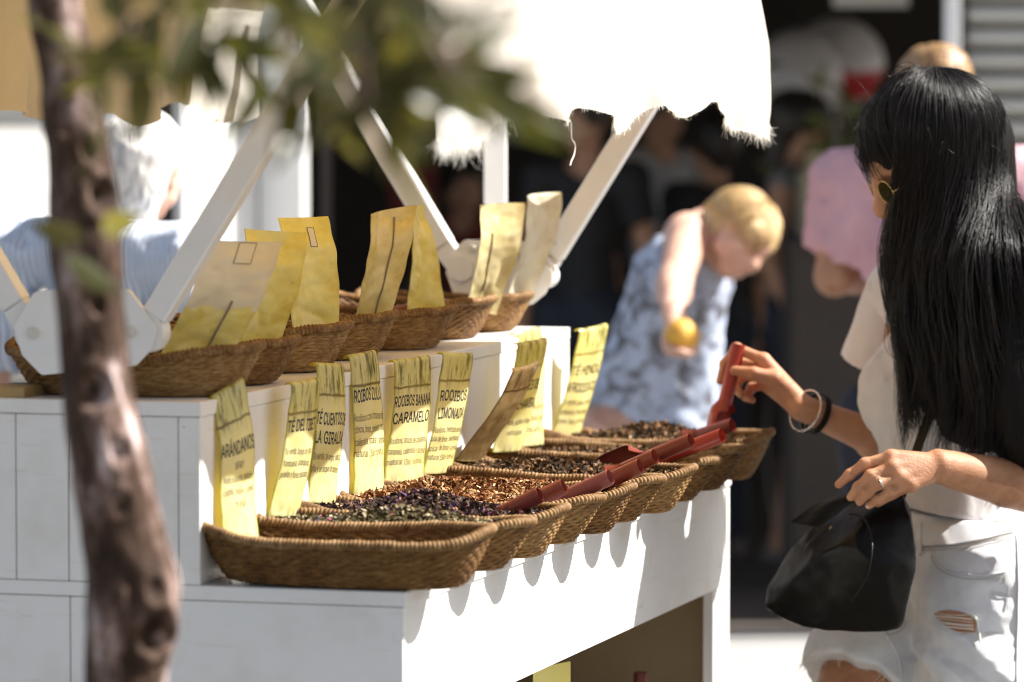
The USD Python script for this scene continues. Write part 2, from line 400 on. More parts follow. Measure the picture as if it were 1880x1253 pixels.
# far sunlit houses across the square at the left
far = thing('far_houses', 'long pale house front far across the square at the left', 'building', (-14, 118, 0))
obj('wall', wbox(-50, 2, 118, 126, 0, 9), MAT['plaster'], far)
obj('roof', wbox(-51, 3, 117.4, 127, 9.01, 9.5), MAT['roof_dark'], far)
for i in range(10):
    for zz in (1.2, 4.6):
        obj('window', wbox(-48 + i * 5, -46.6 + i * 5, 117.9, 117.995, zz, zz + 2.1), MAT['dark_wall'], far)

# ------------------------------------------------------------------ the stall
Z2 = TOP1 + 0.243
SL = 1.84
V2a, V2b = 0.283, 0.635
stall = thing('market_stand', 'white two-tier market stand holding rows of tea baskets under a canopy', 'market stall', ST(0.9, 0.45, 0))
wb = MAT['white_board']
BT = 0.0195
MAT['tan_board'] = simple('tan_board', (0.30, 0.215, 0.115), 0.6, 0.12, 8)
def part(name, mesh, mat=wb, parent=stall, **k): return obj(name, mesh, mat, parent, **k)
part('table_top', sbox(0, SL, 0, 0.92, TOP1 - BT, TOP1))
part('front_panel', sbox(0.0185, SL - 0.03, 0.003, 0.021, TOP1 - BT - 0.167, TOP1 - BT - 0.0007))
zlow = TOP1 - BT - 0.0007
part('end_panel', sbox(0.0005, 0.018, 0.003, 0.4685, 0.02, zlow))
part('end_panel', sbox(0.0005, 0.018, 0.4695, 0.92, 0.02, zlow))
part('end_panel', sbox(SL - 0.018, SL, 0.003, 0.92, 0.02, zlow))
part('inner_lining', sbox(SL - 0.0215, SL - 0.0185, 0.025, 0.9, 0.5185, zlow), MAT['tan_board'])
part('leg', sbox(SL - 0.11, SL - 0.022, 0.004, 0.022, 0.02, TOP1 - BT - 0.168))
part('shelf', sbox(0.019, SL - 0.019, 0.03, 0.91, 0.50, 0.518))
part('inner_board', sbox(0.019, SL - 0.019, 0.40, 0.418, 0.5185, zlow), MAT['tan_board'])
part('back_panel', sbox(0.019, SL - 0.019, 0.903, 0.92, 0.02, zlow))
part('plinth', sbox(0.01, SL - 0.01, 0.02, 0.9, 0.0, 0.0195), MAT['dark_gap'])
# upper tier
part('upper_top', sbox(0, SL, V2a, V2b, Z2 - BT, Z2))
part('upper_front', sbox(0.0185, SL - 0.0185, V2a + 0.002, V2a + 0.02, TOP1 + 0.0005, Z2 - BT - 0.0007))
for v0, v1 in ((V2a + 0.001, V2a + 0.031), (V2a + 0.032, V2a + 0.187), (V2a + 0.188, V2a + 0.262), (V2a + 0.263, V2b)):
    part('upper_end', sbox(0.0008 if v0 > 0.3 and v0 < 0.4 else 0.0003, 0.018, v0, v1, TOP1 + 0.0005, Z2 - BT - 0.0007))
part('upper_end', sbox(SL - 0.018, SL, V2a + 0.001, V2b, TOP1 + 0.0005, Z2 - BT - 0.0007))
part('upper_back', sbox(0.0185, SL - 0.0185, V2b - 0.02, V2b - 0.002, TOP1 + 0.0005, Z2 - BT - 0.0007))
def disc(c, n, r, t, sides=28):
    n = unit(n)
    return tube([c, c + n * t * 0.8, c + n * t], [r, r, r * 0.9], sides)
part('screw_cap', disc(atu(733, 1167, 0.0004), -L, 0.0072, 0.0008), MAT['white_board'])
part('screw_cap', disc(atu(150, 1243, 0.0004), -L, 0.0072, 0.0008), MAT['white_board'])

# canopy frame: a bracket with two folding arms at each end
def plate_from(pxs, u, t, rnd=0.006):
    """A rounded plate: pixels on the plane u, thickness t along L."""
    pts = np.array([atu(x, y, u) for x, y in pxs])
    c = pts.mean(0)
    P2 = [((p - c) @ W, p[2] - c[2]) for p in pts]
    pg = Polygon(P2).buffer(-rnd).buffer(rnd, quad_segs=6)
    m = trimesh.creation.extrude_polygon(pg, t, engine='earcut')
    v = c + m.vertices[:, :1] * W + m.vertices[:, 1:2] * UP + m.vertices[:, 2:] * L
    return v, m.faces[:, ::-1] if np.dot(np.cross(W, UP), L) < 0 else m.faces
wm = MAT['white_metal']
def arm(p, q, w, t, n_bolts=()):
    return bar(p, q, np.cross(unit(np.asarray(q) - p), L), w, t, 0.0022)
UN, UF = -0.004, 1.80
PUN = [(25, 600), (62, 538), (98, 532), (235, 532), (262, 568), (287, 606), (276, 640), (247, 672), (76, 689), (40, 652)]
part('bracket', plate_from(PUN, UN - 0.004, 0.006, 0.008), wm)
part('bracket', plate_from([(x + 2, y) for x, y in PUN], UN + 0.034, 0.006, 0.008), wm)
for x, y in ((62, 611), (240, 609)):
    part('bolt', disc(atu(x, y, UN - 0.004), -L, 0.0078, 0.004), MAT['bolt'])
# hinge knuckle and arms, near end
def knuckle(px, u, r, t): 
    c = atu(*px, u); return tube([c, c + L * t], [r, r], 32)
for (cx, cy), (ex, ey), (fx, fy) in (((262, 610), (288, 580), (672, -52)), ((62, 610), (30, 560), (-330, -52))):
    part('hinge', knuckle((cx, cy), UN + 0.003, 0.0285, 0.030), wm)
    part('hinge', bar(atu(cx, cy, UN + 0.018), atu(ex, ey, UN + 0.018), W, 0.036, 0.026), wm)
    part('arm', arm(atu(ex, ey, UN + 0.018), atu(fx, fy, UN + 0.018), 0.0345, 0.032), wm)
# far end
PUF = [(818, 500), (838, 455), (852, 441), (985, 446), (1022, 492), (1000, 540), (975, 560), (838, 556)]
part('bracket', plate_from(PUF, UF - 0.004, 0.006, 0.008), wm)
part('bracket', plate_from(PUF, UF + 0.034, 0.006, 0.008), wm)
for x, y in ((868, 457), (955, 470)):
    part('bolt', disc(atu(x, y, UF - 0.004), -L, 0.0065, 0.005), MAT['bolt'])
for (cx, cy), (ex, ey), (fx, fy) in (((992, 508), (1015, 468), (1322, -28)), ((846, 494), (815, 452), (527, -28))):
    part('hinge', knuckle((cx, cy), UF - 0.009, 0.0215, 0.045), wm)
    part('hinge', bar(atu(cx, cy, UF + 0.018), atu(ex, ey, UF + 0.018), W, 0.036, 0.026), wm)
    part('arm', arm(atu(ex, ey, UF + 0.018), atu(fx, fy, UF + 0.018), 0.0375, 0.032), wm)
for x, y in ((1019, 447), (1005, 482)):
    part('bolt', disc(atu(x, y, UF + 0.002), -L, 0.0025, 0.003), MAT['bolt'])
# roof bars carrying the cloth
ztop = atu(672, -52, UN + 0.018)[2]
vR, vL = uv_of(atu(672, -52, 0.014))[1], uv_of(atu(-330, -52, 0.014))[1]
for vv in (vR, vL):
    part('roof_bar', bar(ST(-0.03, vv, ztop + 0.02), ST(SL + 0.05, vv, ztop + 0.02), W, 0.03, 0.03), wm)

# ------------------------------------------------------------------ canopy cloth
canopy = thing('canopy', 'white canvas canopy with wavy frayed edges over the stand', 'canopy', ST(0.9, 0.45, 1.5))
def scallop_from(pxs, v):
    """(u, z) along the plane v from pixels."""
    out = []
    for x, y in pxs:
        p = atv(x, y, v); out.append((uv_of(p)[0], p[2]))
    return np.array(out)
VC = -0.125
edge = scallop_from([(812, 262), (845, 272), (885, 268), (908, 226), (930, 196), (956, 181), (1000, 212), (1036, 230), (1056, 214), (1073, 199), (1105, 212), (1141, 246), (1165, 235), (1202, 194), (1236, 208), (1264, 217), (1280, 203), (1294, 187), (1330, 210), (1365, 240), (1391, 251), (1416, 232)], VC)
from scipy.interpolate import PchipInterpolator
ed = PchipInterpolator(edge[:, 0], edge[:, 1])
ua, ub = edge[0, 0], edge[-1, 0]
nu, nv = 260, 60
def cloth_profile(s, zb, vb, zk, vk, zr, vr):
    """s 0..1 from the bottom edge to the eave knee to the ridge bar."""
    s = np.asarray(s)[None, :]
    k = 0.5
    lo = np.clip(s / k, 0, 1); hi = np.clip((s - k) / (1 - k), 0, 1)
    z = zb[:, None] + (zk - zb[:, None]) * lo + (zr - zk) * hi
    v = vb + (vk - vb) * lo ** 1.6 + (vr - vk) * hi
    return v + 0 * z, z
def canopy_side(edge_fn, u0, u1, vb, zk, vk, zr, vr, sign, seed):
    U = np.linspace(u0, u1, nu); S = np.linspace(0, 1, nv)
    zb = edge_fn(U)
    v, z = cloth_profile(S, zb, vb, zk, vk, zr, vr)
    # flutter: waves that die out upwards
    ph = meshkit.fbm(np.stack([U * 7, U * 0, U * 0], -1), 3, seed)
    wav = (np.sin(U * 21 + 5 * ph) * 0.012 + (ph - 0.5) * 0.03)[:, None] * np.clip(1 - S * 3.2, 0, 1)[None, :] ** 1.5
    v = v + sign * wav
    cr = meshkit.fbm(np.stack([np.repeat(U[:, None], nv, 1) * 16, z * 8, z * 0], -1), 4, seed + 3) - 0.5
    v = v + 0.010 * cr * np.clip(1 - S * 1.4, 0, 1)[None, :] + 0.02 * (meshkit.fbm(np.stack([np.repeat(U[:, None], nv, 1) * 2.4 + z * 3, z * 4, z * 0], -1), 2, seed + 9) - 0.5)
    V = ST(0, 0, 0) + U[:, None, None] * L + v[..., None] * W + z[..., None] * UP
    return V, grid_faces(nu, nv)
ZK, ZR = 1.755, ztop + 0.038
Vr, Fr = canopy_side(ed, ua - 0.012, ub + 0.01, VC, ZK, VC + 0.03, ZR, vR, -1, 11)
obj('valance', (Vr.reshape(-1, 3), Fr), MAT['canvas'], canopy, smooth=True)
# seller side, seen from inside
VS = 0.86
edgeL = scallop_from([(-480, 214), (-350, 246), (-240, 206), (-120, 238), (-40, 205), (0, 203), (60, 214), (140, 236), (200, 208), (245, 230), (285, 212), (325, 188), (372, 217), (425, 227), (468, 214)], VS)
edL = PchipInterpolator(edgeL[:, 0], edgeL[:, 1])
Vl, Fl = canopy_side(edL, max(edgeL[0, 0], -0.02), edgeL[-1, 0], VS, ZK, VS - 0.03, ZR, vL, 1, 23)
obj('valance', (Vl.reshape(-1, 3), Fl), MAT['canvas'], canopy, smooth=True)
# roof sheet
U = np.linspace(ua - 0.012, ub + 0.01, 80); T = np.linspace(0, 1, 40)
vv = vR + (vL - vR) * T
zz = ZR + 0.004 - 0.05 * np.sin(np.pi * T) * 0.5
RV = ST(0, 0, 0) + U[:, None, None] * L + np.broadcast_to(vv[None, :, None], (80, 40, 1)) * W + np.broadcast_to(zz[None, :, None], (80, 40, 1)) * UP
obj('top_sheet', (RV.reshape(-1, 3), grid_faces(80, 40)), MAT['canvas'], canopy, smooth=True)
# torn flap hanging round the near corner
fl = [[(796, -40), (803, 20), (810, 70), (816, 120), (817, 168)], [(835, -60), (838, 10), (842, 70), (845, 120), (846, 172)], [(872, -60), (874, 10), (876, 60), (879, 120), (882, 184)]]
rows = []
for j, line in enumerate(fl):
    du = (-0.01, -0.02, 0.0)[j]
    p = np.array([atu(x, y, du - 0.004 * i) for i, (x, y) in enumerate(line)])
    rows.append(spline(p, 24))
rows = np.array(rows)
tt = np.linspace(0, 2, 24)
FV = np.array([[np.array([np.interp(t, [0, 1, 2], rows[:, j, c]) for c in range(3)]) for j in range(24)] for t in tt])
FV += (0.010 * np.sin(tt * 3.5 + 0.6))[:, None, None] * -L
FV += 0.006 * (meshkit.fbm(FV * 30, 3, 5) - 0.5)[..., None] * L
flap_low = FV[:, -1]
obj('corner_flap', (FV.reshape(-1, 3), grid_faces(24, 24)), MAT['canvas'], canopy, smooth=True)
# frayed threads along the lower edges
st_, wd = [], []
def fray(P, n, lmin, lmax, drift, w=0.0007):
    P = np.asarray(P)
    for _ in range(n):
        t = rng.uniform(0, len(P) - 1.001); i = int(t)
        p = P[i] + (P[i + 1] - P[i]) * (t - i) + np.array([0, 0, 0.003])
        ln = rng.uniform(lmin, lmax) * rng.uniform(0.4, 1)
        d = unit(np.array([rng.normal(0, 0.35), rng.normal(0, 0.3), -1]) + drift)
        c = rng.normal(0, 0.5, 3)
        s = np.linspace(0, 1, 5)[:, None]
        st_.append(p + d * ln * s + c * ln * 0.5 * s ** 2)
        wd.append(np.linspace(w, w * 0.35, 5))
low = Vr[:, 0]
fray(low, 900, 0.003, 0.010, np.array([0, 0, 0]), 0.0006)
fray(low[:70], 500, 0.008, 0.024, np.array([-0.25, 0, 0]), 0.0007)
fray(low[-45:], 300, 0.006, 0.026, np.array([0.2, 0, 0]), 0.0007)
fray(low[110:150], 150, 0.006, 0.015, np.array([0, 0, 0]), 0.0007)
fray(low[:52], 420, 0.012, 0.034, np.array([-0.1, 0, 0]), 0.0008)
fray(Vl[:, 0], 200, 0.003, 0.008, np.array([0, 0, 0]), 0.0006)
hang = np.array([atv(x, y, VC - 0.002) for x, y in ((1040, 228), (1049, 240), (1050, 255), (1056, 268), (1055, 280), (1050, 294), (1047, 304))])
st_.append(spline(hang, 20)); wd.append(np.full(20, 0.0014))
curves('fringe', st_, wd, MAT['thread'], canopy, kind='stuff')
# ------------------------------------------------------------------ baskets
MAT['straw'] = M('straw', {
    'tc': ('texture_coordinate', {}), 'oi': ('object_info', {}), 'mp': ('mapping', {'scale': (60, 60, 420)}), 'n': ('noise_texture', {'scale': 1.0, 'detail': 4, 'roughness': 0.65}),
    'n2': ('noise_texture', {'scale': 14, 'detail': 4}), 'va': ('math', {'math_type': 'multiply_add', 'value2': 0.22, 'value3': -0.11}), 'ad': ('math', {'math_type': 'add'}), 'a2': ('math', {'math_type': 'multiply_add', 'value2': 0.5, 'value3': -0.25}), 'ad2': ('math', {'math_type': 'add'}),
    'r': ('rgb_ramp', {'ramp': [(0.15, (0.03, 0.012, 0.003)), (0.38, (0.105, 0.047, 0.012)), (0.58, (0.20, 0.105, 0.034)), (0.85, (0.38, 0.245, 0.105))]}),
    'b': ('bump', {'distance': 0.0004}), 'p': ('principled_bsdf', {'roughness': 0.6, 'specular_ior_level': 0.2})},
    [('tc.object', 'mp.vector'), ('mp.vector', 'n.vector'), ('tc.object', 'n2.vector'), ('oi.random', 'va.value1'), ('n.fac', 'ad.value1'), ('va.value', 'ad.value2'), ('n2.fac', 'a2.value1'), ('ad.value', 'ad2.value1'), ('a2.value', 'ad2.value2'), ('ad2.value', 'r.fac'), ('r.color', 'p.base_color'), ('n.fac', 'b.height'), ('b.normal', 'p.normal')], 'p.BSDF')
MAT['straw_rim'] = M('straw_rim', {
    'tc': ('texture_coordinate', {}), 'n': ('noise_texture', {'scale': 150, 'detail': 3}), 'n2': ('noise_texture', {'scale': 25, 'detail': 3}), 'ad': ('math', {'math_type': 'add'}), 'h': ('math', {'math_type': 'multiply', 'value2': 0.5}),
    'r': ('rgb_ramp', {'ramp': [(0.25, (0.05, 0.022, 0.007)), (0.5, (0.20, 0.11, 0.042)), (0.8, (0.46, 0.32, 0.17))]}), 'p': ('principled_bsdf', {'roughness': 0.6, 'specular_ior_level': 0.2})},
    [('tc.object', 'n.vector'), ('tc.object', 'n2.vector'), ('n.fac', 'ad.value1'), ('n2.fac', 'ad.value2'), ('ad.value', 'h.value1'), ('h.value', 'r.fac'), ('r.color', 'p.base_color')], 'p.BSDF')

def outline(th, a, b, n=2.5):
    c, s = np.cos(th), np.sin(th)
    return np.stack([a * np.sign(c) * np.abs(c) ** (2 / n), b * np.sign(s) * np.abs(s) ** (2 / n)], -1)

def make_basket(a, b, H, n_exp, fl_a, fl_b, lift, seed, stakes=84, rows=12):
    """Local frame: x along the basket, y across, z up. Returns wall, rim, floor meshes and the rim height function."""
    # evenly spaced parameter along the rim
    tt = np.linspace(0, 2 * np.pi, 4001)
    o = outline(tt, a, b, n_exp); s = np.r_[0, np.cumsum(np.linalg.norm(np.diff(o, axis=0), axis=1))]
    per = s[-1]
    nper = stakes * 6
    th = np.interp(np.arange(nper) / nper * per, s, tt)
    def rim_z(t):
        p = outline(t, a, b, n_exp)
        w = 0.0035 * np.sin(t * 2 + seed) + 0.002 * np.sin(t * 5 + seed * 2)
        return H + lift * (np.abs(p[:, 0]) / a) ** 3 + w
    nrow = rows * 5
    f = np.linspace(0, 1, nrow + 1)
    O = outline(th, a, b, n_exp)
    k = np.arange(nper) / 6.0
    V = []
    zr = rim_z(th)
    for j, t in enumerate(f):
        prof = t ** 0.75
        sx, sy = fl_a + (1 - fl_a) * prof, fl_b + (1 - fl_b) * prof
        q = O * [sx, sy]
        row = np.floor(t * rows - 1e-9); fr = t * rows - row
        th_ = np.sqrt(np.clip(1 - (2 * fr - 1) ** 2, 0, 1))
        wob = meshkit.noise(np.stack([k * 0.5, np.full(nper, row * 3.7), np.full(nper, seed)], -1))
        d = 0.0026 * th_ * (0.55 + 0.45 * np.cos(np.pi * (k + row))) * (0.75 + 0.5 * wob)
        dirn = O / np.linalg.norm(O / [a, b], axis=1, keepdims=True) / [a * a, b * b]
        dirn /= np.linalg.norm(dirn, axis=1, keepdims=True)
        z = zr * t + 0.0016 * np.sin(np.pi * (k + row)) * np.minimum(1, 4 * t * (1 - t)) * 0.6
        V.append(np.column_stack([q + dirn * d[:, None], z]))
    V = np.array(V)                                    # rows x around
    inner = V.copy(); ctr = np.array([0, 0])
    shrink = 1 - 0.005 / np.maximum(np.linalg.norm(V[..., :2], axis=-1, keepdims=True), 0.02)
    inner[..., :2] *= shrink
    m, nr = nper, nrow + 1
    def shell(A, flip):
        v = A.transpose(1, 0, 2).reshape(-1, 3)
        fc = grid_faces(m, nr, wrap=True)
        return v, fc[:, ::-1] if flip else fc
    wall = cat_mesh([shell(V, False), shell(inner, True)])
    # coiled rim: a cord wrapped with straw
    wraps = int(per / 0.0058); ns = wraps * 6
    thr = np.interp(np.arange(ns) / ns * per, s, tt)
    P = np.column_stack([outline(thr, a, b, n_exp) * 0.995, rim_z(thr) + 0.0015])
    sides = 10
    ph = 2 * np.pi * wraps * np.arange(ns) / ns
    ang = np.arange(sides) * 2 * np.pi / sides
    irr = meshkit.noise(np.column_stack([np.arange(ns) / 9.0, np.zeros(ns), np.full(ns, seed)]))
    R = 0.0062 * (0.78 + 0.30 * np.abs(np.sin(ph[:, None] / 2 + 0.55 * np.sin(ang[None, :] + 0.4)))) * (0.88 + 0.24 * irr[:, None])
    rim = tube(P, R, sides, closed=True)
    fo = outline(th[::4], a * fl_a, b * fl_b, n_exp)
    floor = trimesh.creation.extrude_polygon(Polygon(fo).buffer(-0.001), 0.004, engine='earcut')
    return wall, rim, (np.array(floor.vertices) + [0, 0, 0.0005], floor.faces), rim_z

BK = {}
KINDS = {'long': (0.200, 0.090, 0.055, 2.7, 0.80, 0.66, 0.006, 1), 'boat': (0.198, 0.087, 0.053, 2.3, 0.76, 0.62, 0.008, 2), 'upper': (0.150, 0.100, 0.047, 2.7, 0.78, 0.70, 0.012, 3)}
def basket(kind, M4, label, group):
    if kind not in BK:
        wall, rim, floor, rz = make_basket(*KINDS[kind])
        x = thing('woven_basket', label, 'basket', group=group, matrix=M4)
        obj('wall', wall, MAT['straw'], x, smooth=True); obj('rim', rim, MAT['straw_rim'], x, smooth=True); obj('base', floor, MAT['straw'], x)
        BK[kind] = (x, rz)
        return x
    return copy_of(BK[kind][0], M4, label, group)
def frame(yaw=0.0, pitch=0.0, roll=0.0):
    """Local x = towards the customer (-W), y = along L, z up, then yaw/pitch/roll (degrees)."""
    B = np.stack([-W, L, UP], 1)
    return B @ rot([0, 0, 1], math.radians(yaw)) @ rot([0, 1, 0], math.radians(pitch)) @ rot([1, 0, 0], math.radians(roll))

# lower row: u, v of the centre, yaw, pitch (+ lowers the customer end), roll, kind, scale
low_rows = [
    (0.068, 0.104, -1.0, 0.5, 2.5, 'long', (1.0, 1.02, 1.12)),
    (0.282, 0.107, 1.0, 0.5, 1.0, 'boat', (1.0, 1.0, 1.04)),
    (0.465, 0.110, -1.0, 0.5, 1.0, 'long', (0.99, 0.95, 1.03)),
    (0.650, 0.108, 1.5, 0.5, 1.0, 'boat', (1.0, 1.02, 1.03)),
    (0.812, 0.102, 0.0, 0.5, 1.0, 'long', (0.98, 0.88, 1.02)),
    (0.980, 0.100, 1.5, 1.0, 1.0, 'boat', (0.99, 0.95, 1.02)),
    (1.145, 0.096, -0.5, 0.5, 1.0, 'long', (1.0, 0.92, 1.02)),
    (1.325, 0.098, 1.0, 0.5, 1.0, 'boat', (1.0, 1.0, 1.02)),
    (1.525, 0.102, 0.0, 0.5, 1.0, 'boat', (1.0, 1.0, 1.05)),
    (1.745, 0.112, 1.0, 0.0, 0.0, 'long', (1.0, 1.04, 1.16))]
low_names = ['empty woven straw basket nearest the camera, holding only a blueberry sign',
             'second woven basket of the front row, full of dark tea flecked with white',
             'third woven basket, heaped with purple black tea beside two scoop handles',
             'fourth woven basket, full of orange tea at the front row',
             'fifth woven basket of the front row, behind the fourth and full of orange tea',
             'sixth woven basket of the front row, shallow tea and a brick red scoop',
             'seventh woven basket, dark tea under the broad dark scoop blade',
             'eighth woven basket of the front row, with dark tea under two scoop handles',
             'ninth narrow woven basket, next to last at the far end of the front row',
             'tall woven basket at the far end under the hand with the scoop']
LOWM = []
for (u, v, yw, pt, rl, kd, sc), nm in zip(low_rows, low_names):
    R = frame(yw, pt, rl) @ np.diag(sc)
    lift = 0.0008 + 0.058 * abs(math.sin(math.radians(rl))) + 0.15 * abs(math.sin(math.radians(pt)))
    m4 = mat4(R, ST(u, v, TOP1 + lift))
    LOWM.append(m4); basket(kd, m4, nm, 'tea baskets along the front row')
up_rows = [(0.135, 0.425, 0, 0.0, 1, (1.16, 0.95, 1.08)), (0.360, 0.425, 1, 0.5, 1, (0.98, 0.95, 1.0)), (0.640, 0.440, -1, 0.5, 1, (0.98, 1.05, 1.08)), (0.930, 0.462, 1, 0.5, 1, (0.98, 1.05, 1.08)),
           (1.200, 0.452, 0, 0.5, 0, (1.0, 1.05, 1.02)), (1.48, 0.470, 1, 0.5, 0, (1.0, 1.1, 1.05)), (1.70, 0.465, -2, 0.5, 0, (0.98, 0.95, 1.0))]
up_names = ['large woven basket on the upper shelf behind the hinge bracket', 'second woven basket of the upper shelf, under two yellow sheets', 'third woven basket of the upper shelf, below the tall yellow sheet',
            'fourth woven basket of the upper shelf, middle of the row', 'fifth woven basket of the upper shelf, below the triangular yellow sheet', 'sixth woven basket of the upper shelf, under the grey yellow sheet', 'sunlit woven basket at the far end of the upper shelf']
UPM = []
for (u, v, yw, pt, rl, sc), nm in zip(up_rows, up_names):
    m4 = mat4(frame(yw, pt, rl) @ np.diag(sc), ST(u, v, Z2 + 0.0008 + 0.07 * abs(math.sin(math.radians(rl))) + 0.12 * abs(math.sin(math.radians(pt)))))
    UPM.append(m4); basket('upper', m4, nm, 'tea baskets along the upper shelf')

# ------------------------------------------------------------------ loose tea
def tea_mat(name, stops, rough=0.75):
    return M(name, {'at': ('attribute', {'attribute': 'tint'}), 'r': ('rgb_ramp', {'ramp': stops}), 'p': ('principled_bsdf', {'roughness': rough, 'specular_ior_level': 0.15})}, [('at.fac', 'r.fac'), ('r.color', 'p.base_color')], 'p.BSDF')
dk = (0.018, 0.012, 0.008)
MAT['tea_green'] = tea_mat('tea_green', [(0, (0.03, 0.025, 0.01)), (0.5, (0.09, 0.07, 0.03)), (0.74, (0.20, 0.15, 0.07)), (0.80, (0.42, 0.35, 0.24)), (0.90, (0.48, 0.40, 0.28)), (0.93, (0.16, 0.11, 0.06)), (0.97, (0.10, 0.07, 0.2)), (1, (0.25, 0.06, 0.08))])
MAT['tea_purple'] = tea_mat('tea_purple', [(0, (0.02, 0.012, 0.012)), (0.55, (0.055, 0.033, 0.025)), (0.82, (0.13, 0.075, 0.05)), (0.88, (0.09, 0.055, 0.15)), (0.92, (0.25, 0.05, 0.07)), (1, (0.42, 0.30, 0.18))])
MAT['tea_orange'] = tea_mat('tea_orange', [(0, (0.06, 0.02, 0.007)), (0.4, (0.17, 0.062, 0.02)), (0.75, (0.30, 0.14, 0.05)), (0.9, (0.48, 0.29, 0.14)), (1, (0.55, 0.43, 0.27))])
MAT['tea_dark'] = tea_mat('tea_dark', [(0, (0.02, 0.013, 0.008)), (0.55, (0.075, 0.045, 0.022)), (0.8, (0.17, 0.095, 0.045)), (0.93, (0.30, 0.16, 0.08)), (1, (0.40, 0.30, 0.20))])
def tea(m4, kind, n, fill, heap, hx, seed, mat, label, name='loose_tea'):
    """A heap of leaf flakes inside a basket. fill: height below the rim; heap at hx along the basket."""
    a, b, H, ne, fa, fb, lf, sd = KINDS[kind]
    r = np.random.default_rng(seed)
    lvl = H - fill
    fr = max(0.05, lvl / H) ** 0.75
    A, Bb = a * (fa + (1 - fa) * fr) - 0.007, b * (fb + (1 - fb) * fr) - 0.007
    def top(x, y):
        return lvl + heap * np.exp(-((x - hx) / 0.085) ** 2 - (y / 0.055) ** 2) + 0.006 * (meshkit.fbm(np.stack([x * 25, y * 25, x * 0 + seed], -1), 3) - 0.5)
    nr, na = 14, 56
    rr, th = np.meshgrid(np.linspace(0, 1, nr), np.linspace(0, 2 * np.pi, na, endpoint=False), indexing='ij')
    o = outline(th.ravel(), A, Bb, ne) * rr.ravel()[:, None]
    bed = np.column_stack([o, top(o[:, 0], o[:, 1]) - 0.003])
    fb_ = grid_faces(nr, na)
    j = np.arange(na); ex = []
    i, jj = np.meshgrid(np.arange(nr - 1), j, indexing='ij')
    q = np.stack([i * na + jj, (i + 1) * na + jj, (i + 1) * na + (jj + 1) % na, i * na + (jj + 1) % na], -1).reshape(-1, 4)
    bedf = np.vstack([q[:, [0, 1, 2]], q[:, [0, 2, 3]]])
    # flakes: small bent strips
    t = r.uniform(0, 2 * np.pi, n); rad = np.sqrt(r.uniform(0, 1, n)) * 0.97
    c2 = outline(t, A, Bb, ne) * rad[:, None]
    c = np.column_stack([c2, top(c2[:, 0], c2[:, 1]) + r.uniform(-0.002, 0.0045, n)])
    ln = r.uniform(0.0022, 0.0075, n); wd_ = r.uniform(0.0008, 0.0024, n)
    d = r.normal(0, 1, (n, 3)); d[:, 2] *= 0.6; d /= np.linalg.norm(d, axis=1, keepdims=True)
    e = np.cross(d, r.normal(0, 1, (n, 3))); e /= np.linalg.norm(e, axis=1, keepdims=True)
    nn = np.cross(d, e)
    V = np.stack([c - d * ln[:, None] - e * wd_[:, None], c - d * ln[:, None] + e * wd_[:, None], c - e * wd_[:, None] * 1.2 + nn * (ln * 0.35)[:, None], c + e * wd_[:, None] * 1.2 + nn * (ln * 0.35)[:, None],
                  c + d * ln[:, None] - e * wd_[:, None] * 0.5, c + d * ln[:, None] + e * wd_[:, None] * 0.5], 1).reshape(-1, 3)
    f0 = np.array([[0, 1, 3], [0, 3, 2], [2, 3, 5], [2, 5, 4]])
    Fk = (np.arange(n)[:, None, None] * 6 + f0).reshape(-1, 3)
    tint = np.r_[np.full(len(bed), 0.1), np.repeat(r.uniform(0, 1, n), 6)]
    V, Fc = cat_mesh([(bed, bedf), (V, Fk)])
    V = V @ m4[:3, :3].T + m4[:3, 3]
    return obj(name, (V, Fc), mat, label=label, cat='tea', kind='stuff', tint=tint)
teas = [(1, 0.001, 0.022, 0.02, 'tea_green', 'dark green tea flecked with white petals in the second basket'),
        (2, 0.002, 0.028, -0.01, 'tea_purple', 'purple black tea heaped in the third basket'),
        (3, 0.002, 0.014, -0.08, 'tea_orange', 'orange tea in the fourth basket, just behind the purple black heap'),
        (4, 0.000, 0.014, -0.05, 'tea_orange', 'orange tea in the fifth basket, farther from the purple black heap'),
        (5, 0.012, 0.008, -0.02, 'tea_orange', 'orange tea lying low in the sixth basket'),
        (6, 0.000, 0.018, -0.03, 'tea_dark', 'dark brown tea in the seventh basket under the scoop blade'),
        (7, 0.008, 0.008, 0.0, 'tea_dark', 'dark leaf tea in the eighth basket of the front row'),
        (8, 0.006, 0.010, 0.0, 'tea_dark', 'dark leaf tea in the narrow ninth basket'),
        (9, 0.004, 0.024, 0.0, 'tea_dark', 'dark heaped tea in the tall far basket')]
for i, fl_, hp, hx, mt, lb in teas:
    tea(LOWM[i], low_rows[i][5], 2600, fl_, hp, hx, 100 + i, MAT[mt], lb)
for i in range(7):
    tea(UPM[i], 'upper', 500, 0.010, 0.006, 0, 200 + i, MAT['tea_dark' if i % 2 else 'tea_purple'], ['dark tea in the large first basket of the upper shelf', 'dark tea in the second basket of the upper shelf', 'dark tea in the third basket of the upper shelf', 'dark tea in the fourth basket of the upper shelf', 'dark tea in the fifth basket of the upper shelf', 'dark tea behind the grey yellow sheet on the upper shelf', 'dark tea in the sunlit far basket of the upper shelf'][i])

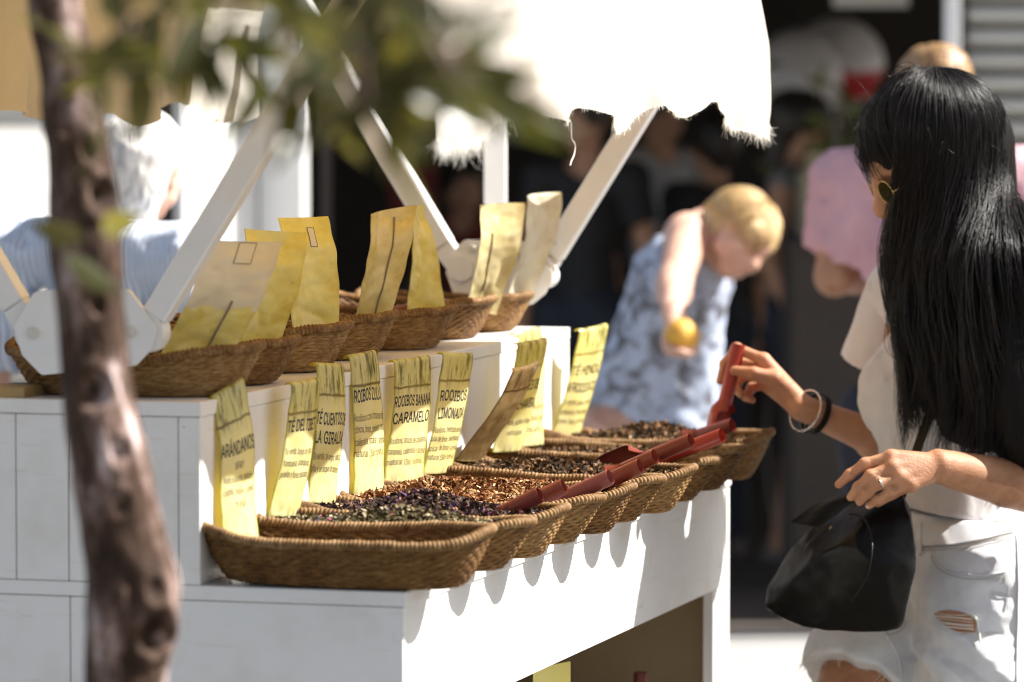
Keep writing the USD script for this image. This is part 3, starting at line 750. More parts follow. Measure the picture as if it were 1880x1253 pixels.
# ------------------------------------------------------------------ scoops
def plastic(name, col, rough=0.33):
    return simple(name, col, rough, 0.06, 40, 0.0002, 300)
MAT['scoop_red'] = plastic('scoop_red', (0.20, 0.040, 0.024))
MAT['scoop_mauve'] = plastic('scoop_mauve', (0.24, 0.068, 0.060))
MAT['scoop_brown'] = plastic('scoop_brown', (0.17, 0.032, 0.024))
MAT['scoop_bright'] = plastic('scoop_bright', (0.31, 0.034, 0.020))
def scoop(p, q, mat, label, r=0.0118, blade=0.10, bw=0.028, upv=None, with_blade=True):
    """Handle from q (its open end) down to p, then a trough-shaped blade running on beyond p."""
    p, q = np.asarray(p, float), np.asarray(q, float)
    d = unit(p - q)
    up = unit((UP if upv is None else upv) - d * np.dot(UP if upv is None else upv, d)); s = np.cross(d, up)
    t = thing('tea_scoop', label, 'scoop', (p + q) / 2, group='red plastic tea scoops')
    n, m = 20, 28
    ln = np.linalg.norm(p - q)
    prof = [(0, r * 0.93), (0.0015, r * 1.0), (ln * 0.5, r * 1.0), (ln, r * 0.97)]
    inner = [(ln * 0.9, r * 0.80), (0.0015, r * 0.84), (0, r * 0.88)]
    ring = []
    for x, rad in prof + inner:
        a = np.linspace(0, 2 * np.pi, m, endpoint=False)
        ring.append(q + d * x + rad * (np.cos(a)[:, None] * s + np.sin(a)[:, None] * up))
    V = np.array(ring).transpose(1, 0, 2)
    f = grid_faces(m, len(ring), wrap=True)
    obj('handle', (V.reshape(-1, 3), f), mat, t, smooth=40)
    # blade: half pipe that widens, then closes to a rounded point
    xs = np.linspace(-0.012, blade, 22)
    A = np.linspace(-0.5, 0.5, 19)
    def half(x):
        f_ = np.clip((x + 0.012) / 0.035, 0, 1); w = r + (bw - r) * f_ * f_ * (3 - 2 * f_)
        e = np.clip((x - blade * 0.55) / (blade * 0.45), 0, 1)
        return w * np.sqrt(max(0.02, 1 - e ** 2.2))
    outer = []
    for x in xs:
        w = half(x); ang = A * np.pi * (1.05 if x > 0.01 else 1.5)
        dep = min(w, r * 1.5 + 0.004)
        outer.append(p + d * x + np.sin(ang)[:, None] * s * w - np.cos(ang)[:, None] * up * dep * 0.95 + up * (r * 0.1))
    O = np.array(outer)
    I = O + up * 0.0015 + (p + d * xs[:, None, None] - O) * 0.03
    nf = grid_faces(22, 19)
    k = O.shape[0] * O.shape[1]
    rimf = []
    for i in range(21):
        for j in (0, 18):
            a, b = i * 19 + j, (i + 1) * 19 + j
            rimf += [[a, b, b + k], [a, b + k, a + k]]
    for j in range(18):
        a, b = 21 * 19 + j, 21 * 19 + j + 1
        rimf += [[a, b, b + k], [a, b + k, a + k]]
    obj('blade', (np.vstack([O.reshape(-1, 3), I.reshape(-1, 3)]), np.vstack([nf, nf[:, ::-1] + k, rimf])), mat, t, smooth=50)
    return t
def scp(px_end, px_start, u, v, z, dz_end, mat, label, **kw):
    """Handle end seen at px_end, its root seen at px_start near height z."""
    p = atz(*px_start, z); q = at(*px_end, p[1] + kw.pop('back', 0.02))
    return scoop(p, q, mat, label, **kw)
zr = TOP1 + 0.052
scp((992, 908), (912, 948), 0, 0, zr + 0.002, 0, MAT['scoop_brown'], 'brown scoop whose open handle leans right over the second basket', back=-0.02)
scp((1036, 893), (945, 938), 0, 0, zr + 0.004, 0, MAT['scoop_red'], 'short brick red scoop just behind the brown one', back=-0.02)
scp((1121, 876), (1035, 915), 0, 0, zr + 0.012, 0, MAT['scoop_mauve'], 'mauve pink scoop in the middle of the front row', back=-0.03)
scp((1176, 856), (1098, 892), 0, 0, zr + 0.016, 0, MAT['scoop_red'], 'brick red scoop directly behind the mauve one', back=-0.03)
scp((1203, 838), (1135, 868), 0, 0, zr + 0.02, 0, MAT['scoop_red'], 'dark red scoop peeping out above the brick red handle', back=-0.03)
scp((1269, 809), (1178, 846), 0, 0, zr + 0.022, 0, MAT['scoop_red'], 'brick red scoop whose broad dark blade lies on the tea', back=-0.04, blade=0.10, bw=0.034, upv=-L + 0.35 * UP)
scp((1326, 800), (1225, 838), 0, 0, zr + 0.022, 0, MAT['scoop_bright'], 'lighter red scoop with a pale rimmed hollow handle near the far basket', back=-0.05)
scp((1345, 781), (1275, 803), 0, 0, zr + 0.03, 0, MAT['scoop_brown'], 'dark red scoop handle lying in the tall far basket', back=-0.04)
# ------------------------------------------------------------------ signs
def sign_mat(name, light, mid, edge, drips, trans, gloss=0.3, fac=0.35, torn=None):
    nodes = {'tc': ('texture_coordinate', {}), 'g': ('geometry', {}), 'sx': ('separate_xyz', {}),
             'mp': ('mapping', {'scale': (1.3, 2.6, 1)}), 'mp2': ('mapping', {'scale': (8, 2.6, 1)}),
             'oi': ('object_info', {}), 'cx': ('combine_xyz', {}), 'mul': ('math', {'math_type': 'multiply', 'value2': 17.0}), 'av': ('vector_math', {'math_type': 'add'}),
             'n': ('noise_texture', {'scale': 3.0, 'detail': 5, 'roughness': 0.6}), 'n2': ('noise_texture', {'scale': 1.0, 'detail': 4, 'roughness': 0.7}),
             'base': ('rgb_ramp', {'ramp': [(0.3, mid), (0.6, light)]}),
             'sub': ('math', {'math_type': 'subtract', 'value2': 0.5}), 'abs': ('math', {'math_type': 'absolute'}), 'ea': ('math', {'math_type': 'multiply_add', 'value2': 0.10, 'value3': -0.05}), 'es': ('math', {'math_type': 'add'}),
             'er': ('rgb_ramp', {'ramp': [(0.445, (0, 0, 0)), (0.495, (1, 1, 1))]}), 'me': ('mix_color', {'b': edge}),
             'vt': ('rgb_ramp', {'ramp': [(0.13, (1, 1, 1)), (0.22, (0.55, 0.55, 0.55)), (0.30, (0, 0, 0)), (0.90, (0, 0, 0)), (0.985, (0.5, 0.5, 0.5))]}),
             'dr': ('rgb_ramp', {'ramp': [(0.50, (0, 0, 0)), (0.58, (1, 1, 1))]}), 'dm': ('math', {'math_type': 'multiply'}), 'md': ('mix_color', {'b': drips}),
             'topy': ('rgb_ramp', {'ramp': [(0.15, (1, 1, 1)), (0.30, (0, 0, 0))]}), 'mt': ('mix_color', {'b': tuple(0.5 * np.array(edge) + 0.5 * np.array(mid))}), 'tf': ('math', {'math_type': 'multiply', 'value2': 0.6}),
             'la': ('math', {'math_type': 'multiply_add', 'value2': 0.05, 'value3': -0.025}), 'ls': ('math', {'math_type': 'add'}), 'lr': ('rgb_ramp', {'ramp': [(0.188, (0, 0, 0)), (0.197, (1, 1, 1)), (0.206, (1, 1, 1)), (0.216, (0, 0, 0))]}), 'ml': ('mix_color', {'b': tuple(np.array(drips) * 0.5)}),
             'p': ('principled_bsdf', {'roughness': gloss, 'coat_weight': 0.25, 'coat_roughness': 0.12}), 't': ('translucent_bsdf', {'color': trans}), 'mx': ('mix_closure', {'fac': fac})}
    links = [('tc.UV', 'sx.vector'), ('oi.random', 'mul.value1'), ('mul.value', 'cx.x'), ('mul.value', 'cx.y'), ('tc.UV', 'av.vector1'), ('cx.vector', 'av.vector2'), ('av.vector', 'mp.vector'), ('av.vector', 'mp2.vector'), ('mp.vector', 'n.vector'), ('mp2.vector', 'n2.vector'), ('n.fac', 'base.fac'),
             ('sx.x', 'sub.value1'), ('sub.value', 'abs.value1'), ('n.fac', 'ea.value1'), ('abs.value', 'es.value1'), ('ea.value', 'es.value2'), ('es.value', 'er.fac'),
             ('base.color', 'mt.a'), ('sx.y', 'topy.fac'), ('topy.color', 'tf.value1'), ('tf.value', 'mt.fac'), ('mt.result', 'me.a'), ('er.color', 'me.fac'),
             ('sx.y', 'vt.fac'), ('n2.fac', 'dr.fac'), ('vt.color', 'dm.value1'), ('dr.color', 'dm.value2'), ('dm.value', 'md.fac'), ('me.result', 'md.a'),
             ('n.fac', 'la.value1'), ('sx.y', 'ls.value1'), ('la.value', 'ls.value2'), ('ls.value', 'lr.fac'), ('lr.color', 'ml.fac'), ('md.result', 'ml.a'), ('ml.result', 'p.base_color'), ('p.BSDF', 'mx.closure1'), ('t.BSDF', 'mx.closure2')]
    return M(name, nodes, links, 'mx.closure')
MAT['label_card'] = sign_mat('label_card', (0.96, 0.97, 0.66), (0.89, 0.91, 0.44), (0.26, 0.36, 0.06), (0.03, 0.08, 0.065), (1.0, 0.84, 0.08), fac=0.52)
MAT['ink'] = simple('ink', (0.035, 0.028, 0.022), 0.6)
MAT['ink_soft'] = simple('ink_soft', (0.10, 0.085, 0.05), 0.6)

def sheet_fn(TL, TR, BR, BL, bulge, sway=0.0, curl=0.0, curl_r=0.006, twist=0.0, crumple=0.0):
    """Point of a bent sheet at (s across, t down). curl: share of the height rolled back at the top."""
    TL, TR, BR, BL = (np.asarray(x, float) for x in (TL, TR, BR, BL))
    ax = unit((TR - TL) + (BR - BL)); dn = unit((BL - TL) + (BR - TR)); n = unit(np.cross(dn, ax))
    if n @ (CAM - TL) < 0: n = -n
    H = 0.5 * (np.linalg.norm(BL - TL) + np.linalg.norm(BR - TR))
    def S(s, t):
        s, t = np.asarray(s, float)[..., None], np.asarray(t, float)[..., None]
        tc = np.maximum(t, 0)
        P = (TL * (1 - s) + TR * s) * (1 - tc) + (BL * (1 - s) + BR * s) * tc
        P = P + n * (bulge * (1 - (2 * s - 1) ** 2) + sway * np.sin(np.pi * np.clip(tc, 0, 1) * 1.3 + 0.3)) + ax * twist * np.sin(np.pi * tc * 2)
        # small uneven waves of the edge
        P = P + ax * 0.0007 * np.sin(tc * 23 + s * 2 + bulge * 900) * (2 * s - 1)
        if crumple:
            q = np.concatenate(np.broadcast_arrays(s * 1.1 + TL[0] * 31, tc * 1.9 + TL[1] * 17, s * 0 + TL[2] * 11), -1)
            P = P + n * crumple * (4 * np.abs(meshkit.fbm(q, 3, 3) - 0.5) - 0.4)[..., None] + n * crumple * 0.8 * (meshkit.fbm(q * 0.7 + 5, 2, 8) - 0.5)[..., None]
        back = np.maximum(-t, 0) * H
        a = back / curl_r
        P = P - dn * curl_r * np.sin(np.minimum(a, np.pi)) - n * curl_r * (1 - np.cos(np.minimum(a, np.pi))) + dn * np.maximum(back - np.pi * curl_r, 0)
        return P
    return S, n, H
def sheet(name, label, quad, group, mat, bulge=0.004, sway=0.004, curl=0.1, thick=0.0009, cat='sign', twist=0.0, curl_r=0.006, nu=22, nv=56, text=None, parts=None, crumple=0.0):
    S, n, H = sheet_fn(*quad, bulge, sway, curl, curl_r, twist, crumple)
    base = S(0.5, 1.0)
    t_ = thing(name, label, cat, base, group=group)
    s, t = np.meshgrid(np.linspace(0, 1, nu), np.linspace(-curl, 1, nv), indexing='ij')
    P = S(s, t)
    Nn = np.cross(np.gradient(P, axis=1), np.gradient(P, axis=0)); Nn /= np.linalg.norm(Nn, axis=-1, keepdims=True) + 1e-12
    if (Nn[nu // 2, nv // 2] @ n) < 0: Nn = -Nn
    front, back = P + Nn * thick / 2, P - Nn * thick / 2
    uv = np.stack([s.ravel(), t.ravel()], -1)
    f = grid_faces(nu, nv); e1 = front[1, 1] - front[0, 1]; e2 = front[0, 2] - front[0, 1]
    if np.cross(e1, e2) @ n < 0: f = f[:, ::-1]
    k = nu * nv
    idx = np.arange(k).reshape(nu, nv)
    loop = np.r_[idx[0, :], idx[1:, -1], idx[-1, -2::-1], idx[-2:0:-1, 0]]
    nx = np.roll(loop, -1)
    rimf = np.vstack([np.stack([loop, nx, nx + k], 1), np.stack([loop, nx + k, loop + k], 1)])
    V = np.vstack([front.reshape(-1, 3), back.reshape(-1, 3)]); Fc = np.vstack([f, f[:, ::-1] + k, rimf])
    obj('card', (V, Fc), mat, t_, smooth=False if False else 60, uv=None) if False else obj('card', (V, Fc), mat, t_, smooth=True, uv=np.vstack([uv, uv]))
    if text:
        Wd = np.linalg.norm(quad[1] - quad[0]) * 0.5 + np.linalg.norm(quad[2] - quad[3]) * 0.5
        for big in (True, False):
            ms = []
            for (txt, tpos, hgt, frac, isbig) in text:
                if isbig != big: continue
                m = meshkit.text_mesh(txt, 1.0, depth=0.02, bold=big)
                v = np.array(m.vertices); w = v[:, 0].max() - v[:, 0].min()
                x = (v[:, 0] - v[:, 0].min()) / w                       # 0..1 over the line
                ss = 0.5 + (x - 0.5) * frac
                tt = tpos - v[:, 1] * hgt + 0.004 * np.sin(x * 9 + tpos * 40)
                off = thick / 2 + 0.00012 + v[:, 2] * 0.004
                ss2 = np.clip(ss, 0.02, 0.98)
                Q = S(ss2, tt)
                ds = S(np.clip(ss2 + 0.01, 0, 1), tt) - S(np.clip(ss2 - 0.01, 0, 1), tt); dt = S(ss2, tt + 0.005) - S(ss2, tt - 0.005)
                N2 = np.cross(ds, dt); N2 /= np.linalg.norm(N2, axis=-1, keepdims=True)
                N2 *= np.sign((N2 @ n))[:, None]
                fc = np.array(m.faces)
                ms.append((Q + N2 * off[:, None], fc))
            if ms: obj('lettering', cat_mesh(ms), MAT['ink' if big else 'ink_soft'], t_, label=('dark capital lettering' if big else 'small dark lettering'))
    if parts: parts(S, n, t_)
    return t_
def quad_px(TL, TR, BR, BL, d, dw, lean=0.0):
    """Corners from pixels; d: distance of the left edge's foot, dw: how much farther the right edge is, lean: how much farther the top."""
    return [at(*TL, d + lean), at(*TR, d + dw + lean), at(*BR, d + dw), at(*BL, d)]
def foot_d(x, y, z): return atz(x, y, z)[1]

zs = TOP1 + 0.03
G = 'tea name signs standing in the front row'
def lines(big, small, t0=0.36, dt=0.10, ts=None, h=0.088, hs=0.05, ds=0.075, fr=0.84, fs=0.8):
    out = [(b, t0 + i * dt, h, min(fr, 0.13 * len(b)), True) for i, b in enumerate(big)]
    t1 = ts if ts is not None else t0 + len(big) * dt + 0.02
    out += [(s_, t1 + i * ds, hs, min(fs, 0.052 * len(s_)), False) for i, s_ in enumerate(small)]
    return out
def foot(i, v):            # where a sign stands: basket i, distance v across the stall
    p = ST(low_rows[i][0], v, zs); return p[1]
signs = [
 (0, (388, 738), (446, 700), (479, 990), (414, 992), 'yellow green blueberry sign standing in the empty nearest basket', lines(['ARÁNDANOS'], ['BERRY', 'Antioxidante, audición,', 'cistitis, visión y cabello', 'frágil'], 0.42, ts=0.52, hs=0.046, ds=0.085, fr=0.96, fs=0.86), 0.05, 0.0),
 (1, (534, 712), (586, 702), (551, 950), (497, 948), 'Tibet tea sign leaning right, second from the camera', lines(['TÉ DEL TIBET'], ['Té verde, bayas de goji,', 'frambuesa, arándanos,', 'grosellas y flores naturales.'], 0.34, ts=0.52, ds=0.09, fr=0.95, fs=0.9), 0.05, 0.0),
 (2, (578, 674), (630, 676), (622, 925), (570, 923), 'Giralda tales tea sign partly behind the Tibet tea sign', lines(['TÉ CUENTOS DE', 'LA GIRALDA'], ['Té verde, té negro, hibisco,', 'piña y un toque de misterio.'], 0.42, 0.14, ts=0.68, ds=0.09, fr=0.98, fs=0.96), 0.05, 0.0),
 (3, (638, 660), (691, 650), (709, 905), (654, 910), 'upright Zulu rooibos sign with a white glint on its title', lines(['ROIBOS ZULÚ'], ['Rooibos con trozos de', 'cítricos, limón, pimienta rosa,', 'caléndula, azahar y aroma', 'natural (Sin teína).'], 0.32, ts=0.46, hs=0.052, ds=0.088, fr=0.9, fs=0.96), 0.05, 0.0),
 (4, (722, 669), (788, 660), (781, 884), (710, 888), 'banana and caramel rooibos sign with a two line title', lines(['ROOIBOS BANANA', 'CARAMELO'], ['Rooibos, trozos de plátano,', 'caramelo, caléndula y aroma', 'natural (Sin teína).'], 0.36, 0.14, ts=0.67, ds=0.09, fr=0.96, fs=0.93), 0.055, 0.0),
 (5, (810, 655), (867, 656), (832, 868), (781, 872), 'lemonade rooibos sign leaning right before a bright light patch', lines(['ROOIBOS', 'LIMONADA'], ['Rooibos, hierbabuena,', 'luisa de limón, hierbaluisa,', 'azúcar de limón y aroma', 'natural (Sin teína).'], 0.37, 0.15, ts=0.64, hs=0.048, ds=0.08, fr=0.85, fs=0.96), 0.05, 0.0),
 (7, (948, 638), (1002, 627), (960, 828), (908, 832), 'Alhambra flowers tea sign crossed by a slanting brown strip', lines(['TÉ FLORES DE', 'LA ALHAMBRA'], ['Té verde, azahar y flores', 'naturales.'], 0.42, 0.17, ts=0.74, ds=0.1, fr=0.96, fs=0.9), 0.05, 0.0),
 (8, (942, 618), (991, 607), (1003, 816), (962, 820), 'sign hidden behind the Alhambra flowers tea sign', lines([], ['Té verde, bergamota,', 'naranja, cáscara, limón,', 'aroma natural.'], ts=0.68, hs=0.055, ds=0.1, fs=0.95), 0.045, 0.0),
 (9, (1061, 612), (1115, 601), (1066, 806), (1016, 806), 'Hindu tea sign at the far end, leaning right', lines(['TÉ HINDÚ', 'AFRODISÍACO'], ['Té verde, pasas, canela,', 'cardamomo, clavo, jengibre,', 'romero, flores y pimienta.'], 0.40, 0.16, ts=0.68, ds=0.09, fr=0.98, fs=0.94), 0.055, 0.0)]
for i, TL, TR, BR, BL, lb, tx, dw, lean in signs:
    d = foot(i, 0.225)
    sheet('tea_sign', lb, quad_px(TL, TR, BR, BL, d, dw + 0.012, 0.01), G, MAT['label_card'], 0.004, 0.005, 0.09, text=tx, twist=0.0016 * (-1) ** i, crumple=0.003)
# the slanting strip seen almost edge on
MAT['brown_film'] = sign_mat('brown_film', (0.50, 0.36, 0.16), (0.22, 0.12, 0.04), (0.14, 0.09, 0.03), (0.10, 0.06, 0.02), (0.5, 0.33, 0.08), 0.12)
d = foot(6, 0.21)
sheet('tea_sign', 'brown glossy sign seen almost edge on, slanting across the others', quad_px((938, 684), (986, 668), (892, 846), (842, 848), d, 0.075, 0.02), G, MAT['brown_film'], 0.006, 0.006, 0.05)

# upper row: laminated sheets seen from behind
def lam_mat(name, light, mid, dark, trans, fac=0.2, torn=None):
    nodes = {'tc': ('texture_coordinate', {}), 'sx': ('separate_xyz', {}), 'mp': ('mapping', {'scale': (1.2, 2.6, 1)}), 'n': ('noise_texture', {'scale': 2.2, 'detail': 6, 'roughness': 0.62}),
             'n2': ('noise_texture', {'scale': 14.0, 'detail': 4, 'roughness': 0.7}), 'r': ('rgb_ramp', {'ramp': [(0.25, dark), (0.45, mid), (0.68, light)]}),
             'dr': ('rgb_ramp', {'ramp': [(0.27, (0.30, 0.2, 0.06)), (0.36, (1, 1, 1))]}), 'm': ('mix_color', {'blend_type': 'multiply', 'fac': 0.8}),
             'bn': ('noise_texture', {'scale': 1.1, 'detail': 2}), 'b': ('bump', {'distance': 0.012}),
             'p': ('principled_bsdf', {'roughness': 0.22, 'coat_weight': 0.6, 'coat_roughness': 0.10}), 't': ('translucent_bsdf', {'color': trans}), 'mx': ('mix_closure', {'fac': fac})}
    links = [('tc.UV', 'sx.vector'), ('tc.UV', 'mp.vector'), ('mp.vector', 'n.vector'), ('tc.UV', 'n2.vector'), ('n.fac', 'r.fac'), ('n2.fac', 'dr.fac'), ('r.color', 'm.a'), ('dr.color', 'm.b'), ('mp.vector', 'bn.vector'), ('bn.fac', 'b.height'), ('b.normal', 'p.normal'), ('p.BSDF', 'mx.closure1'), ('t.BSDF', 'mx.closure2')]
    if torn:
        nodes |= {'ta': ('math', {'math_type': 'multiply_add', 'value2': 0.22, 'value3': -0.11}), 'ts': ('math', {'math_type': 'add'}), 'tn': ('noise_texture', {'scale': 4, 'detail': 8, 'roughness': 0.55}), 'tr': ('rgb_ramp', {'ramp': [(torn - 0.004, (1, 1, 1)), (torn + 0.004, (0, 0, 0))]}), 'mc': ('mix_color', {'b': (0.80, 0.75, 0.58)})}
        links += [('tc.UV', 'tn.vector'), ('tn.fac', 'ta.value1'), ('sx.y', 'ts.value1'), ('ta.value', 'ts.value2'), ('ts.value', 'tr.fac'), ('tr.color', 'mc.fac'), ('m.result', 'mc.a'), ('mc.result', 'p.base_color')]
    else: links += [('m.result', 'p.base_color')]
    return M(name, nodes, links, 'mx.closure')
Yt = (0.9, 0.70, 0.08)
MAT['lam_yellow'] = lam_mat('lam_yellow', (0.93, 0.88, 0.34), (0.90, 0.80, 0.20), (0.78, 0.60, 0.07), Yt)
MAT['lam_torn'] = lam_mat('lam_torn', (0.92, 0.87, 0.40), (0.88, 0.80, 0.25), (0.80, 0.67, 0.14), Yt, 0.2, torn=0.56)
MAT['lam_tan'] = lam_mat('lam_tan', (0.88, 0.76, 0.36), (0.82, 0.68, 0.24), (0.62, 0.45, 0.10), (0.55, 0.42, 0.12))
MAT['lam_grey'] = lam_mat('lam_grey', (0.78, 0.70, 0.44), (0.70, 0.60, 0.30), (0.55, 0.43, 0.18), (0.5, 0.4, 0.15))
MAT['lam_clear'] = lam_mat('lam_clear', (0.88, 0.85, 0.74), (0.82, 0.76, 0.58), (0.62, 0.53, 0.30), (0.65, 0.55, 0.28))
MAT['stake'] = simple('stake', (0.22, 0.19, 0.14), 0.5)
MAT['pencil'] = simple('pencil', (0.20, 0.13, 0.05), 0.7)
GU = 'blank yellow sheets in the upper baskets'
def stake_on(s0, t0, s1, t1, w=0.0016, mat='stake', nm='stake'):
    def mk(S, n, t_):
        p = np.array([S(s0 + (s1 - s0) * k, t0 + (t1 - t0) * k) + n * 0.0016 for k in np.linspace(0, 1, 8)])
        obj(nm, tube(p, w, 8), MAT[mat], t_)
    return mk
def tape_on(cs, ct, hs, ht):
    def mk(S, n, t_):
        s, t = np.meshgrid(np.linspace(cs - hs, cs + hs, 5), np.linspace(ct - ht, ct + ht, 5), indexing='ij')
        P = S(s, t) + n * 0.0011
        k = 25
        obj('tape', (np.vstack([P.reshape(-1, 3), (P - n * 0.0004).reshape(-1, 3)]), np.vstack([grid_faces(5, 5), grid_faces(5, 5)[:, ::-1] + k])), MAT['lam_clear'], t_)
        for a, b in (((-1, -1), (1, -1)), ((1, -1), (1, 1)), ((1, 1), (-1, 1)), ((-1, 1), (-1, -1))):
            p = np.array([S(cs + hs * 0.98 * (a[0] + (b[0] - a[0]) * q), ct + ht * 0.98 * (a[1] + (b[1] - a[1]) * q)) + n * 0.0013 for q in np.linspace(0, 1, 4)])
            obj('tape_edge', tube(p, 0.0004, 5), MAT['pencil'], t_)
    return mk
def many(*fs):
    def mk(S, n, t_):
        for f in fs: f(S, n, t_)
    return mk
def upd(u, v): return ST(u, v, 0)[1]
sheet('blank_sheet', 'widest sheet, cream above and yellow below with a torn glue line', quad_px((385, 442), (517, 445), (428, 665), (296, 660), upd(0.135, 0.40), 0.05, 0.05), GU, MAT['lam_torn'], -0.006, 0.012, 0.0, crumple=0.007, parts=many(stake_on(0.62, 0.50, 0.62, 0.98), tape_on(0.55, 0.10, 0.12, 0.09)))
sheet('blank_sheet', 'yellow sheet with curled edge directly behind the widest one', quad_px((447, 424), (560, 432), (518, 650), (440, 648), upd(0.36, 0.40), 0.05, 0.03), GU, MAT['lam_yellow'], -0.012, 0.012, 0.02, crumple=0.007)
sheet('blank_sheet', 'tall golden yellow sheet with rounded corners, third along the upper shelf', quad_px((511, 405), (601, 403), (632, 606), (545, 602), upd(0.64, 0.40), 0.06, 0.02), GU, MAT['lam_yellow'], -0.008, 0.010, 0.03, crumple=0.007, parts=tape_on(0.62, 0.16, 0.07, 0.09))
sheet('blank_sheet', 'tan sheet with a thin dark stake down its middle', quad_px((677, 397), (763, 380), (722, 588), (660, 590), upd(0.93, 0.40), 0.05, 0.02), GU, MAT['lam_tan'], -0.008, 0.008, 0.02, crumple=0.007, parts=stake_on(0.60, 0.06, 0.62, 0.97, 0.0012))
sheet('blank_sheet', 'slanted yellow sheet tucked behind the tan one', quad_px((757, 384), (775, 380), (831, 590), (752, 596), upd(1.20, 0.42), 0.05, 0.0), GU, MAT['lam_yellow'], -0.006, 0.006, 0.02, crumple=0.007)
sheet('blank_sheet', 'grey yellow square topped sheet near the far bracket', quad_px((880, 380), (962, 376), (920, 580), (862, 570), upd(1.48, 0.42), 0.06, 0.0), GU, MAT['lam_grey'], -0.008, 0.010, 0.02, crumple=0.007, parts=stake_on(0.33, 0.25, 0.42, 0.8, 0.0011))
sheet('blank_sheet', 'clear glossy sheet at the far end, lit by the sun', quad_px((966, 366), (1029, 358), (985, 556), (938, 560), upd(1.69, 0.42), 0.06, 0.0), GU, MAT['lam_clear'], -0.010, 0.010, 0.03, crumple=0.007)
# small things on the shelves
MAT['raw_wood'] = simple('raw_wood', (0.38, 0.25, 0.10), 0.7, 0.3, 12)
p = atu(0, 722, 0.03)
wd_ = thing('wooden_board', 'small raw wooden board lying on the upper shelf at the left edge', 'board', atu(20, 722, 0.03))
vb = uv_of(atu(55, 706, 0.03))[1]
obj('plank', bevel_box(ST(0.01, vb, Z2 + 0.0004), [0, 0, 0.014], W * 0.13 + np.array([0, 0, -0.004]), L * 0.10, 0.001), MAT['raw_wood'], wd_)
scoop(ST(0.67, 0.43, Z2 + 0.045), ST(0.75, 0.50, Z2 + 0.085), MAT['scoop_brown'], 'dark red scoop half hidden behind the golden yellow sheet')
scoop(ST(1.22, 0.46, Z2 + 0.036), ST(1.27, 0.37, Z2 + 0.062), MAT['scoop_brown'], 'red scoop lying in tea beside the far bracket')
# stored things in the recess under the table
jc = on_plane(978, 1228, ST(0, 0.09, 0), W)
jar = thing('hidden_sign', 'upper corner of a yellow card standing on the shelf under the table', 'sign', jc * [1, 1, 0] + UP * 0.519)
obj('card', bevel_box(jc * [1, 1, 0] + UP * 0.519, L * 0.10 - W * 0.03, np.array([0, 0, jc[2] - 0.519]), unit(np.cross(L, UP)) * 0.002, 0.0005), MAT['lam_yellow'], jar)
p = on_plane(1172, 1250, ST(0, 0.11, 0), W)
scoop(p - np.array([0, 0, 0.08]), p + np.array([0.004, 0, 0.014]), MAT['scoop_brown'], 'dark red scoop handle poking up under the table')
# ------------------------------------------------------------------ people
def skin_mat(name, col, var=0.20):
    col = np.asarray(col, float)
    return M(name, {'g': ('geometry', {}), 'n': ('noise_texture', {'scale': 30, 'detail': 6, 'roughness': 0.65}), 'r': ('rgb_ramp', {'ramp': [(0.3, tuple(col * (1 - var) * [1.06, 0.93, 0.88])), (0.7, tuple(np.clip(col * (1 + var), 0, 1)))]}),
                    'bn': ('noise_texture', {'scale': 260, 'detail': 5, 'roughness': 0.65}), 'b': ('bump', {'distance': 0.0012}),
                    'p': ('principled_bsdf', {'roughness': 0.5, 'specular_ior_level': 0.35, 'subsurface_weight': 0.08, 'subsurface_scale': 0.006, 'subsurface_radius': (1.0, 0.35, 0.15)})},
             [('g.position', 'n.vector'), ('n.fac', 'r.fac'), ('r.color', 'p.base_color'), ('g.position', 'bn.vector'), ('bn.fac', 'b.height'), ('b.normal', 'p.normal')], 'p.BSDF')
MAT['skin_tan'] = skin_mat('skin_tan', (0.40, 0.205, 0.112))
MAT['skin_fair'] = skin_mat('skin_fair', (0.66, 0.42, 0.32))
MAT['skin_mid'] = skin_mat('skin_mid', (0.42, 0.24, 0.15))
MAT['nail'] = simple('nail', (0.70, 0.47, 0.40), 0.25)
MAT['eye_white'] = simple('eye_white', (0.75, 0.72, 0.68), 0.2)
MAT['iris'] = simple('iris', (0.03, 0.02, 0.012), 0.2)
MAT['tee_white'] = cloth('tee_white', (0.80, 0.78, 0.79), (0.72, 0.66, 0.66), 0.25, weave=1400, bump=0.0004)
MAT['denim'] = M('denim', {'g': ('geometry', {}), 'n': ('noise_texture', {'scale': 16, 'detail': 6, 'roughness': 0.65}), 'r': ('rgb_ramp', {'ramp': [(0.3, (0.70, 0.72, 0.77)), (0.65, (0.86, 0.86, 0.87))]}),
    'w': ('wave_texture', {'scale': 260, 'bands_direction': 'diagonal', 'distortion': 1.5}), 'n2': ('noise_texture', {'scale': 900}), 'a': ('math', {'math_type': 'add'}), 'b': ('bump', {'distance': 0.0006}), 'p': ('principled_bsdf', {'roughness': 0.9, 'specular_ior_level': 0.15})},
    [('g.position', 'n.vector'), ('n.fac', 'r.fac'), ('r.color', 'p.base_color'), ('g.position', 'w.vector'), ('g.position', 'n2.vector'), ('w.fac', 'a.value1'), ('n2.fac', 'a.value2'), ('a.value', 'b.height'), ('b.normal', 'p.normal')], 'p.BSDF')
MAT['stitch'] = simple('stitch', (0.46, 0.42, 0.36), 0.8)
MAT['leather'] = simple('leather', (0.0045, 0.004, 0.0035), 0.30, 0.3, 40, 0.0003, 700, specular_ior_level=0.16)
MAT['gold'] = M('gold', {'p': ('principled_bsdf', {'base_color': (0.75, 0.52, 0.22), 'metallic': 1.0, 'roughness': 0.25})}, [], 'p.BSDF')
MAT['silver'] = M('silver', {'p': ('principled_bsdf', {'base_color': (0.78, 0.77, 0.75), 'metallic': 1.0, 'roughness': 0.22})}, [], 'p.BSDF')
